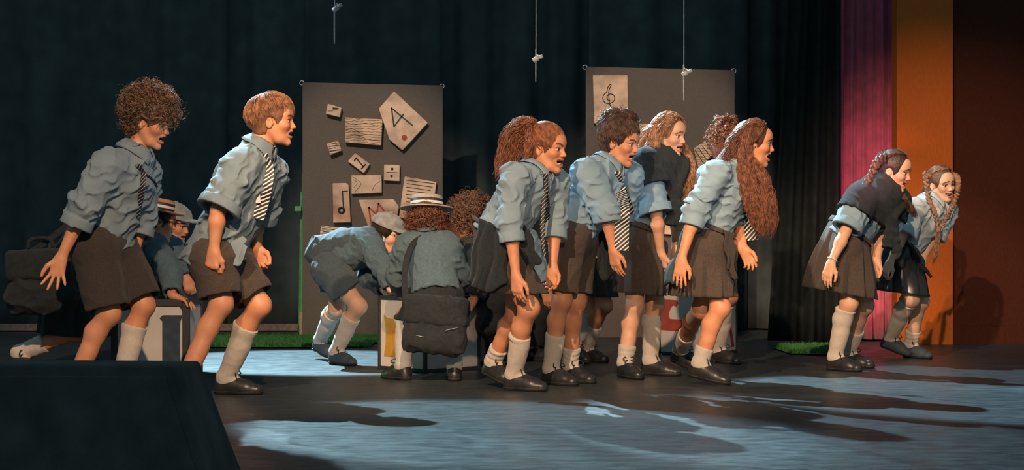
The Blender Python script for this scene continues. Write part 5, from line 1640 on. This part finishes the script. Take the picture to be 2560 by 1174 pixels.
def p_longdark():
    p = make('girl whose very long wavy hair falls in front of her shoulder', 9.62, (1884, 358, -6, -4, 0),
        dict(nk=(1838, 425), pv=(1772, 585), shR=(1790, 436, -.17), shL=(1850, 446, .15), elR=(1738, 530, -.24), wrR=(1704, 646, -.27), elL=(1846, 550, .16), wrL=(1858, 620, .08),
             hipR=(1774, 616, -.085), hipL=(1802, 616, .085), knR=(1800, 768, -.10), knL=(1752, 772, .09)),
        dict(R=(1722, 1826, 963, .045, -1), L=(1682, 1742, 925, .05, -1)), sex='f', k=.98, open=.75, smile=.3, brow=0,
        hspec=dict(R=dict(curl=.12, spread=.14, dir=(-.12, -.1, -1)), L=dict(curl=.45, spread=.1, dir=(.35, -.2, -.8))))
    p.shirt(SHIRT_BLUE, sleeve=1.28, hem=.02, loose=1.35, amp=.032)
    p.collar(SHIRT_BLUE)
    p.skirt(BROWN, ((1672, 738), (1838, 742)), (1772, 562), depth=.2, amp=.05, pleats=12)
    p.hang('waist_jumper', [(1740, 535), (1724, 552), (1706, 592)], [(1716, 704), (1686, 706), (1656, 712)], BLUEKNIT, (-.08, -.12), .02, 1.5, .02)
    p.hang('jumper_sleeve', [(1806, 574), (1820, 580), (1834, 590)], [(1818, 650), (1828, 684), (1840, 700)], DARKBROWN, (-.20, -.24), .008, 1, .015)
    for sd in 'RL': p.shoe(sd)
    p.sock('R', .72); p.sock('L', .62, slouch=.003)
    p.tie([(1862, 470), (1870, 520), (1876, 560), (1880, 600)], [.04, .06, .075, .075], wang=20, knot=False, off=.03, d=-.06)
    h = Hair(p)
    h.cap(hairline=.078)
    D = 9.62
    h.comb(lambda rg: (rg.uniform(.2, .8), rg.uniform(-.12, .12), 1), lambda a, rg: (rg.uniform(-.9, .12), rg.choice((-1, -1, 1)), rg.uniform(-.4, -.1)), 420, jit=.06, rad=.003, lift=(.002, .016), wave=.002)
    h.bundle([P(1872, 318, D - .06), P(1842, 350, D - .05), P(1822, 392, D - .06), P(1796, 420, D - .06), P(1776, 440, D - .06)], 210, [.03, .05, .05, .04, .015], 18, .003, .008, .1, cut=(.5, 1.0))
    h.bundle([P(1872, 330, D - .09), P(1862, 385, D - .11), P(1866, 440, D - .13), P(1880, 500, D - .14), P(1900, 560, D - .14), P(1910, 590, D - .14)], 330, [.03, .04, .05, .055, .05, .03], 22, .0031, .008, .12, cut=(.6, 1.0))
    h.bundle([P(1884, 400, D - .1), P(1905, 440, D - .1), P(1918, 490, D - .1), P(1926, 545, D - .1), P(1924, 592, D - .1)], 220, [.02, .035, .045, .05, .03], 20, .0031, .008, .12, cut=(.6, 1.0))
    h.build(HAIRS['grizzle'])

def p_shawlgirl():
    p = make('smiling girl with braids, black jumper tied like a shawl and a bracelet', 10.6, (2233, 427, -26, -12, 0),
        dict(nk=(2204, 478), pv=(2122, 590), shR=(2152, 496, -.16), shL=(2240, 504, .12), elR=(2112, 582, -.22), wrR=(2078, 656, -.25), elL=(2200, 590, .1), wrL=(2192, 650, .1),
             hipR=(2118, 618, -.085), hipL=(2145, 616, .085), knR=(2122, 756, -.09), knL=(2162, 762, .08)),
        dict(R=(2070, 2145, 927, .0, -1), L=(2104, 2174, 918, .0, -1)), sex='f', k=.97, open=.55, smile=1, brow=.15, skin=(.66, .37, .24),
        hspec=dict(R=dict(curl=.3, spread=.08, dir=(-.3, -.1, -.95)), L=RELAX))
    p.shirt(SHIRT_BLUE, sleeve=.86, hem=.04, loose=1.4, amp=.026, puff=.088)
    p.collar(SHIRT_BLUE)
    p.skirt(BROWN, ((2012, 716), (2190, 748)), (2126, 572), depth=.22, amp=.06, pleats=12)
    p.shawl(KNIT, .48, length=.22)
    for sd in 'RL': p.shoe(sd)
    p.sock('R', .12); p.sock('L', .52)
    w = p.J['wrR']; d = unit(w - p.J['elR']); e1 = unit(np.cross(d, (0, 1, 0))); e2 = np.cross(d, e1)
    mb = MB(); mb.tube([w - d * .02 + .031 * (math.cos(a) * e1 + math.sin(a) * e2) for a in np.linspace(0, 6.283, 26, endpoint=False)], .0035, 6, True)
    p.part('bracelet', mb.mesh('bracelet', True), RIBBONW)
    h = Hair(p)
    h.cap(hairline=.082)
    h.comb(lambda rg: (rg.uniform(.2, .95), rg.choice((-1, 1)) * .03, 1), lambda a, rg: (-.55, -.95 if a[1] < 0 else .95, .1), 420, jit=.08, rad=.0026, lift=(0, .006))
    h.comb(lambda rg: (rg.uniform(-1, -.3), rg.uniform(-.6, .6), rg.uniform(-.6, .9)), lambda a, rg: (-.55, -.95 if a[1] < 0 else .95, .15), 260, jit=.08, rad=.0026, lift=(0, .006))
    D = 10.6
    h.braid([P(2214, 394, D - .10), P(2194, 404, D - .15), P(2182, 430, D - .17), P(2168, 456, D - .19), P(2150, 482, D - .2), P(2138, 500, D - .2)], .024, .016)
    h.bundle([P(2142, 492, D - .2), P(2136, 508, D - .21), P(2134, 520, D - .21)], 60, [.016, .03, .02], 8, .0024, .003, .05)
    h.braid([p.hl((-.05, .09, .0)), P(2244, 468, D + .10), P(2254, 484, D + .02), P(2264, 500, D - .08)], .020, .015)
    h.bundle([P(2264, 498, D - .06), P(2278, 522, D - .08), P(2292, 546, D - .08)], 70, [.015, .028, .015], 8, .0024, .003, .05)
    h.build(HAIRS['dark'])

def p_pigtails():
    p = make('girl in pale blouse with two thin pigtail braids, facing the stalls', 11.55, (2352, 460, -62, -6, 6),
        dict(nk=(2332, 510), pv=(2252, 616), shR=(2286, 522, -.15), shL=(2364, 532, .06), elR=(2256, 588, -.2), wrR=(2226, 652, -.2), elL=(2330, 592, .05), wrL=(2306, 650, .02),
             hipR=(2248, 640, -.085), hipL=(2276, 640, .085), knR=(2278, 746, -.09), knL=(2302, 752, .08)),
        dict(R=(2203, 2268, 893, .07, -1), L=(2262, 2314, 895, .0, -1)), sex='f', k=.95, hs=.94, open=.35, smile=1, brow=.12, skin=(.66, .42, .30),
        hspec=dict(R=dict(curl=.7, spread=.04), L=RELAX))
    p.shirt(SHIRT_PALE, sleeve=.95, hem=.05, loose=1.4, amp=.026, puff=.078)
    p.collar(SHIRT_PALE, r=.068)
    p.skirt(SATIN, ((2186, 724), (2318, 740)), (2256, 602), depth=.19, amp=.05, pleats=12)
    p.hang('waist_jumper', [(2196, 596), (2216, 592), (2236, 598)], [(2178, 690), (2200, 700), (2224, 696)], BLUEKNIT, (-.12, -.14), .015, 1.5, .02)
    p.hang('jumper_sleeve', [(2270, 612), (2284, 620), (2296, 630)], [(2300, 672), (2314, 676), (2326, 690)], KNIT, (-.16, -.2), .01, 1, .02)
    for sd in 'RL': p.shoe(sd, SHOENAVY)
    p.sock('R', .08); p.sock('L', .66, slouch=.003)
    h = Hair(p)
    h.cap(hairline=.080)
    h.comb(lambda rg: (rg.uniform(.1, .95), rg.choice((-1, 1)) * .04, 1), lambda a, rg: (-.35, -1 if a[1] < 0 else 1, .12), 420, jit=.08, rad=.0026, lift=(0, .006))
    D = 11.55
    h.braid([p.hl((-.02, -.095, .055)), P(2314, 436, D - .03), P(2318, 470, D - .1), P(2324, 505, D - .16), P(2337, 530, D - .19), P(2344, 566, D - .2)], .019, .012)
    h.braid([p.hl((-.02, .095, .055)), P(2392, 442, D - .0), P(2395, 470, D - .04), P(2386, 504, D - .1), P(2370, 534, D - .15), P(2353, 566, D - .19)], .018, .012)
    h.bundle([P(2346, 570, D - .2), P(2344, 600, D - .2), P(2338, 640, D - .2), P(2331, 662, D - .2)], 60, [.012, .018, .015, .006], 10, .0024, .003, .06)
    h.bundle([P(2326, 440, D + .08), P(2312, 470, D + .08), P(2300, 490, D + .06)], 40, [.02, .02, .01], 10, .0024, .003, .06)
    h.build(HAIRS['brown'])

# ---- behind, at the crates
def p_capchild():
    p = make('child in grey cap and short blue-grey suit bending over a crate', 11.1, (968, 583, -22, -18, 0),
        dict(nk=(938, 594), pv=(824, 648), shR=(930, 622, -.14), shL=(950, 612, .15), elR=(968, 684, -.28), wrR=(976, 722, -.30), elL=(918, 690, .12), wrL=(962, 726, -.12),
             hipR=(822, 672, -.09), hipL=(838, 668, .09), knR=(896, 764, -.1), knL=(842, 768, .08)),
        dict(R=(828, 898, 912, .0, -1), L=(786, 846, 898, .06, -1)), sex='f', k=.96, hs=.96, open=.6, brow=.1, skin=(.68, .40, .27),
        hspec=dict(R=dict(curl=.5, spread=.05, dir=(.5, -.1, -.35), thumb=(0, 1, .3)), L=RELAX))
    p.shirt(BLAZER, sleeve=1.95, hem=.02, loose=1.3, amp=.03, cuff=False, name='blazer', sag=.05)
    p.collar(SHIRT_PALE, drop=.03, point=.05)
    p.shorts(NAVY, .62, loose=1.35, flare=.025, amp=.014, waist=.08)
    for sd in 'RL': p.shoe(sd, SHOENAVY)
    p.sock('R', .26); p.sock('L', .20)
    h = Hair(p)
    h.cap(hairline=.06)
    h.comb(lambda rg: (rg.uniform(-1, .5), rg.choice((-1, 1)), .05), lambda a, rg: (a[0] * .9 + .1, a[1], rg.uniform(-.7, -.3)), 260, rad=.003, lift=(0, .012), wave=.003)
    h.curls(60, (-.02, 0, .0), (.10, .088, .07), lambda d: d[0] < .55 and d[2] < .0, .010, (.8, 1.6), (.03, .05), .0028)
    h.build(HAIRS['black'])
    p.flat_cap()
    M = np.stack([unit(p.spine), unit(np.cross(np.cross(p.spine, (0, -1., .15)), p.spine)) * -1, unit(np.cross(p.spine, (0, 1.0, 0))) * -1], 1)
    c = P(832, 608, 11.08)
    e1 = unit(P(888, 584, 11.08) - P(784, 622, 11.08)); e2 = np.array((0, 1.0, 0)); e3 = np.cross(e1, e2)
    bag('soft blue-grey satchel slung on the back of the capped child', c, np.stack([e1, e2, e3], 1), (.125, .10, .045), NAVY,
        [P(880, 588, 10.93), P(892, 606, 10.92), P(905, 630, 10.92), P(900, 650, 10.95)], handle=False, seed=9, buckles=False, soft=.04)

def p_backview():
    p = make('crouching girl seen from behind in a grey blazer and pale boater', 9.95, (1066, 548, 84, -24, 0, .16),
        dict(nk=(1068, 594, .12), pv=(1086, 738, -.06), shR=(1120, 618, .06), shL=(1016, 614, .06), elR=(1152, 690, .14), wrR=(1128, 730, .28), elL=(992, 690, .14), wrL=(1004, 728, .28),
             hipR=(1116, 752, -.02), hipL=(1052, 752, -.02), knR=(1142, 790, .2), knL=(1012, 792, .2)),
        dict(R=(1136, 1132, 948, .0, 1), L=(1022, 950, 947, .0, 1)), sex='f', k=.97, open=.2,
        hspec=dict(R=RELAX, L=RELAX))
    p.shirt(BLAZER, sleeve=1.95, hem=.0, loose=1.3, amp=.026, cuff=False, name='blazer', sag=.0)
    p.collar(BLAZER, drop=.03, point=.05)
    p.skirt(BLACK, ((1002, 800), (1164, 806)), (1084, 712), depth=.2, amp=.03, pleats=8)
    for sd in 'RL': p.shoe(sd, label='black shoe with a big lace bow' if sd == 'L' else None)
    p.sock('R', .05, SOCKGREY); p.sock('L', .05, SOCKGREY)
    h = Hair(p)
    h.cap(hairline=.05)
    h.curls(230, (-.03, 0, -.01), (.105, .098, .10), lambda d: d[0] < .2 and d[2] < .2, .014, (1, 2.2), (.04, .08), .0034)
    D = 10.25
    h.bundle([P(1090, 552, D + .06), P(1116, 560, D + .02), P(1126, 580, D), P(1122, 600, D)], 120, [.02, .035, .035, .02], 14, .0032, .010, .05)
    h.bundle([P(1044, 548, D + .06), P(1030, 566, D + .02), P(1034, 590, D)], 60, [.02, .025, .02], 14, .0032, .010, .05)
    h.build(HAIRS['grizzle'])
    p.boater(c=(-.015, 0, .062), tilt=-16, straw=STRAWPALE, r=.092)
    c = P(1090, 804, 9.62)
    bag('slouchy black satchel hanging low behind the crouching girl', c, np.stack([unit((1, .05, -.08)), unit((-.05, 1, 0)), unit((.08, 0, 1))], 1), (.182, .06, .150), BLACK,
        [P(1020, 770, 9.58), P(1012, 720, 9.66), P(1014, 660, 9.75), P(1030, 612, 9.88), P(1062, 588, 9.98)], handle=False, seed=14, soft=.085, buckles=False,
        zips=[(P(1112, 826, 9.545), P(1146, 818, 9.55)), (P(1040, 838, 9.545), P(1062, 842, 9.545))])

def p_kneeler():
    p = make('woman with bouffant brown curls stooping behind the crates', 10.78, (1166, 548, 150, -15, 0),
        dict(nk=(1184, 604), pv=(1236, 716), shR=(1206, 628, .14), shL=(1194, 628, -.16), elR=(1196, 690, .1), wrR=(1180, 745, .0), elL=(1206, 696, -.2), wrL=(1184, 748, -.22),
             hipR=(1240, 738, .085), hipL=(1236, 738, -.085), knR=(1226, 800, .1), knL=(1222, 806, -.1)),
        dict(R=(1268, 1236, 902, .0, 1), L=(1262, 1232, 910, .0, -1)), sex='f', far=True, open=.3, hspec=dict(R=RELAX, L=dict(curl=.5, spread=.1, dir=(-.5, -.2, -.7))))
    p.shirt(DARKBLAZER, sleeve=1.85, hem=.03, loose=1.3, amp=.024, cuff=False, name='blazer')
    p.shorts(BLACK, 1.8, loose=1.0, name='trousers')
    for sd in 'RL': p.shoe(sd)
    h = Hair(p)
    h.cap(r=(.135, .115, .115), c=(-.03, 0, .045), hairline=.07, amp=.02, wl=.05, nape=-.10)
    h.curls(420, (-.035, 0, .03), (.150, .13, .135), lambda d: d[0] < .5 or d[2] > .5, .014, (1, 2.2), (.05, .09), .0034)
    h.bundle([P(1166, 560, 10.9), P(1172, 590, 10.85), P(1178, 618, 10.85)], 120, [.05, .05, .03], 14, .0034, .012, .06)
    h.build(HAIRS['brown'])

def p_boaterleft():
    p = make('blazered person in a straw boater leaning a hand on the crate', 10.5, (394, 552, 25, -8, 0),
        dict(nk=(372, 600), pv=(330, 716), shR=(390, 622, -.16), shL=(372, 612, .16), elR=(428, 690, -.32), wrR=(430, 738, -.42), elL=(400, 690, .2), wrL=(430, 735, .1),
             hipR=(336, 742, -.09), hipL=(350, 740, .09), knR=(385, 832, -.08), knL=(396, 826, .08)),
        dict(R=(330, 430, 930, .0, -1), L=(360, 440, 924, .0, -1)), sex='m', k=.96, far=True, open=.3, hspec=dict(R=dict(curl=.3, spread=.1, dir=(.8, -.1, -.3), thumb=(0, 1, 0)), L=RELAX))
    p.shirt(BLAZER, sleeve=1.92, hem=.04, loose=1.3, amp=.026, cuff=False, name='blazer', hemflare=.02)
    p.collar(BLAZER, drop=.03, point=.05)
    p.shorts(DARKBROWN, .95, loose=1.3, name='shorts')
    for sd in 'RL': p.shoe(sd)
    p.sock('R', .1); p.sock('L', .1)
    h = Hair(p); h.cap(hairline=.06)
    h.comb(lambda rg: (rg.uniform(-1, .3), rg.choice((-1, 1)), .1), lambda a, rg: (rg.uniform(-1, .4), rg.choice((-1, 1)), rg.uniform(-.7, 0)), 200, rad=.003, lift=(0, .01))
    h.build(HAIRS['black'])
    p.boater(c=(-.005, 0, .058), tilt=2, r=.092)

def p_capleft():
    p = make('person in a grey cap half hidden behind the boater wearer', 11.05, (434, 560, -20, -12, 0),
        dict(nk=(420, 606), pv=(392, 715), shR=(432, 626, -.14), shL=(430, 618, .15), elR=(452, 668, -.24), wrR=(465, 694, -.26), elL=(440, 690, .15), wrL=(450, 735, .05),
             hipR=(394, 736, -.085), hipL=(404, 736, .085), knR=(410, 824, -.08), knL=(418, 824, .08)),
        dict(R=(390, 460, 914, .0, -1), L=(400, 470, 909, .0, -1)), sex='f', k=.95, far=True, open=.2, hspec=dict(R=dict(curl=1.0, spread=.03, dir=(.25, -.1, -.8)), L=RELAX))
    p.shirt(BLAZER, sleeve=1.75, hem=.02, loose=1.2, amp=.024, cuff=True, name='blazer')
    p.collar(SHIRT_PALE, drop=.03, point=.05)
    p.shorts(DARKBROWN, .9, loose=1.2)
    for sd in 'RL': p.shoe(sd)
    p.sock('R', .2); p.sock('L', .2)
    h = Hair(p); h.cap(hairline=.06)
    h.comb(lambda rg: (rg.uniform(-1, .3), rg.choice((-1, 1)), .1), lambda a, rg: (rg.uniform(-1, .2), rg.choice((-1, 1)), rg.uniform(-.4, 0)), 160, rad=.003, lift=(0, .01))
    h.build(HAIRS['dark'])
    p.flat_cap()

def p_bundark():
    p = make('performer with spiky brown topknot hidden behind the long-haired girl', 11.1, (1822, 366, -10, -5, 0),
        dict(nk=(1800, 424), pv=(1780, 580), shR=(1768, 440, -.15), shL=(1806, 446, .15), elR=(1770, 520, -.12), wrR=(1786, 600, -.12), elL=(1806, 530, .18), wrL=(1810, 610, .15),
             hipR=(1776, 606, -.085), hipL=(1796, 606, .085), knR=(1822, 740, -.08), knL=(1808, 742, .08)),
        dict(R=(1780, 1844, 908, .0, -1), L=(1752, 1802, 902, .0, -1)), sex='f', far=True, open=.5, hspec=dict(R=RELAX, L=RELAX))
    p.shirt(SHIRT, sleeve=1.2, hem=.02, loose=1.0, amp=.024)
    p.skirt(DARKBROWN, ((1745, 722), (1832, 726)), (1782, 566), depth=.18, amp=.05, pleats=10)
    for sd in 'RL': p.shoe(sd)
    p.sock('R', .12); p.sock('L', .5)
    h = Hair(p); h.cap(hairline=.07, amp=.012)
    h.comb(lambda rg: (rg.uniform(-1, 1), rg.uniform(-1, 1), rg.uniform(-.5, .9)), lambda a, rg: (-.3, 0, 1), 260, jit=.06, rad=.003)
    h.curls(240, (-.02, 0, .05), (.118, .105, .105), lambda d: d[2] > -.3 and d[0] < .6, .012, (.8, 1.8), (.04, .08), .0034)
    c = p.hl((-.03, 0, .13))
    for i in range(16):
        a = i * .393; q = c + np.array((math.cos(a) * .085, math.sin(a) * .08, .03 + .03 * math.sin(3 * a)))
        h.bundle([c, lerp(c, q, .6) + np.array((0, 0, .025)), q], 16, [.02, .018, .006], 8, .0032, .006, .05)
    h.build(HAIRS['auburn'])

def p_behindtie():
    p = make('performer in dark skirt mostly hidden behind the long striped tie', 11.2, (1500, 474, -20, -10, 0),
        dict(nk=(1478, 522), pv=(1482, 628), shR=(1462, 540, -.12), shL=(1492, 540, .15), elR=(1462, 590, -.16), wrR=(1470, 612, -.24), elL=(1494, 600, .15), wrL=(1500, 660, .1),
             hipR=(1482, 650, -.085), hipL=(1502, 650, .085), knR=(1510, 762, -.09), knL=(1486, 772, .08)),
        dict(R=(1450, 1520, 904, .0, -1), L=(1420, 1470, 908, .05, -1)), sex='f', k=.95, far=True, open=.3, hspec=dict(R=RELAX, L=RELAX))
    p.shirt(DARKBLAZER, sleeve=1.3, hem=.05, loose=1.0, amp=.022, cuff=False, name='blazer')
    p.skirt(DARKBROWN, ((1462, 738), (1546, 742)), (1486, 616), depth=.18, amp=.05, pleats=10)
    for sd in 'RL': p.shoe(sd)
    p.sock('R', .45); p.sock('L', .2, SOCKGREY)
    h = Hair(p); h.cap(hairline=.07)
    h.comb(lambda rg: (-.2, 0, 1), lambda a, rg: (rg.uniform(-1, .2), rg.choice((-1, 1)), rg.uniform(-.4, 0)), 160, rad=.003, lift=(0, .01))
    h.build(HAIRS['dark'])

def p_croucher():
    p = make('person in dark trousers crouching behind the ponytailed girl', 11.5, (1268, 530, -10, -25, 0),
        dict(nk=(1288, 578), pv=(1268, 692), shR=(1316, 604, -.14), shL=(1316, 598, .14), elR=(1346, 672, -.12), wrR=(1362, 722, -.12), elL=(1340, 670, .15), wrL=(1356, 720, .12),
             hipR=(1272, 714, -.085), hipL=(1284, 712, .085), knR=(1342, 782, -.08), knL=(1338, 784, .08)),
        dict(R=(1322, 1376, 902, .0, -1), L=(1330, 1384, 896, .0, -1)), sex='m', k=.94, far=True, open=.3, hspec=dict(R=RELAX, L=RELAX))
    p.shirt(SHIRT_BLUE, sleeve=1.6, hem=.04, loose=1.2, amp=.024)
    p.shorts(BLACK, 1.85, loose=1.0, name='trousers')
    for sd in 'RL': p.shoe(sd)
    h = Hair(p); h.cap(hairline=.06)
    h.comb(lambda rg: (-.2, 0, 1), lambda a, rg: (rg.uniform(-1, .5), rg.choice((-1, 1)), rg.uniform(-.4, .1)), 160, rad=.003, lift=(0, .01))
    h.build(HAIRS['dark'])

def p_runner():
    p = make('dark-clad person lunging low behind the boy with brown curls', 9.95, (306, 500, -10, -20, 0),
        dict(nk=(268, 520), pv=(172, 660), shR=(226, 540, -.15), shL=(268, 548, .15), elR=(206, 600, -.1), wrR=(204, 660, -.1), elL=(270, 620, .15), wrL=(290, 690, .12),
             hipR=(170, 688, -.09), hipL=(196, 690, .09), knR=(196, 828, -.06), knL=(256, 800, .1)),
        dict(R=(28, 112, 950, .09, -1), L=(196, 290, 944, .0, -1)), sex='f', far=True, open=.3, hspec=dict(R=RELAX, L=RELAX))
    p.shirt(KNIT, sleeve=1.9, hem=.05, loose=1.4, amp=.024, cuff=False, name='jumper')
    p.skirt(BLACK, ((96, 830), (262, 842)), (176, 642), depth=.2, amp=.05, pleats=10)
    for sd in 'RL': p.shoe(sd)
    p.sock('R', .55, slouch=.002); p.sock('L', .25, SOCKGREY)
    h = Hair(p); h.cap(hairline=.06)
    h.comb(lambda rg: (-.2, 0, 1), lambda a, rg: (rg.uniform(-1, .4), rg.choice((-1, 1)), rg.uniform(-.5, 0)), 160, rad=.003, lift=(0, .01))
    h.build(HAIRS['dark'])
    c = P(104, 690, 9.55)
    bag('bulky black shoulder bag swinging out behind the boy with curls', c, np.stack([unit((1, 0, .04)), unit((0, 1, 0)), unit((-.04, 0, 1))], 1), (.185, .085, .155), BLACK,
        [P(60, 640, 9.5), P(120, 600, 9.6), P(170, 560, 9.7), P(215, 520, 9.75)], seed=22, soft=.08, buckles=False)
for fn in (p_boy_curly, p_boy_fringe, p_ponytail, p_updo, p_ginger, p_longdark, p_shawlgirl, p_pigtails,
           p_capchild, p_backview, p_kneeler, p_boaterleft, p_capleft, p_bundark, p_behindtie, p_croucher, p_runner):
    fn()
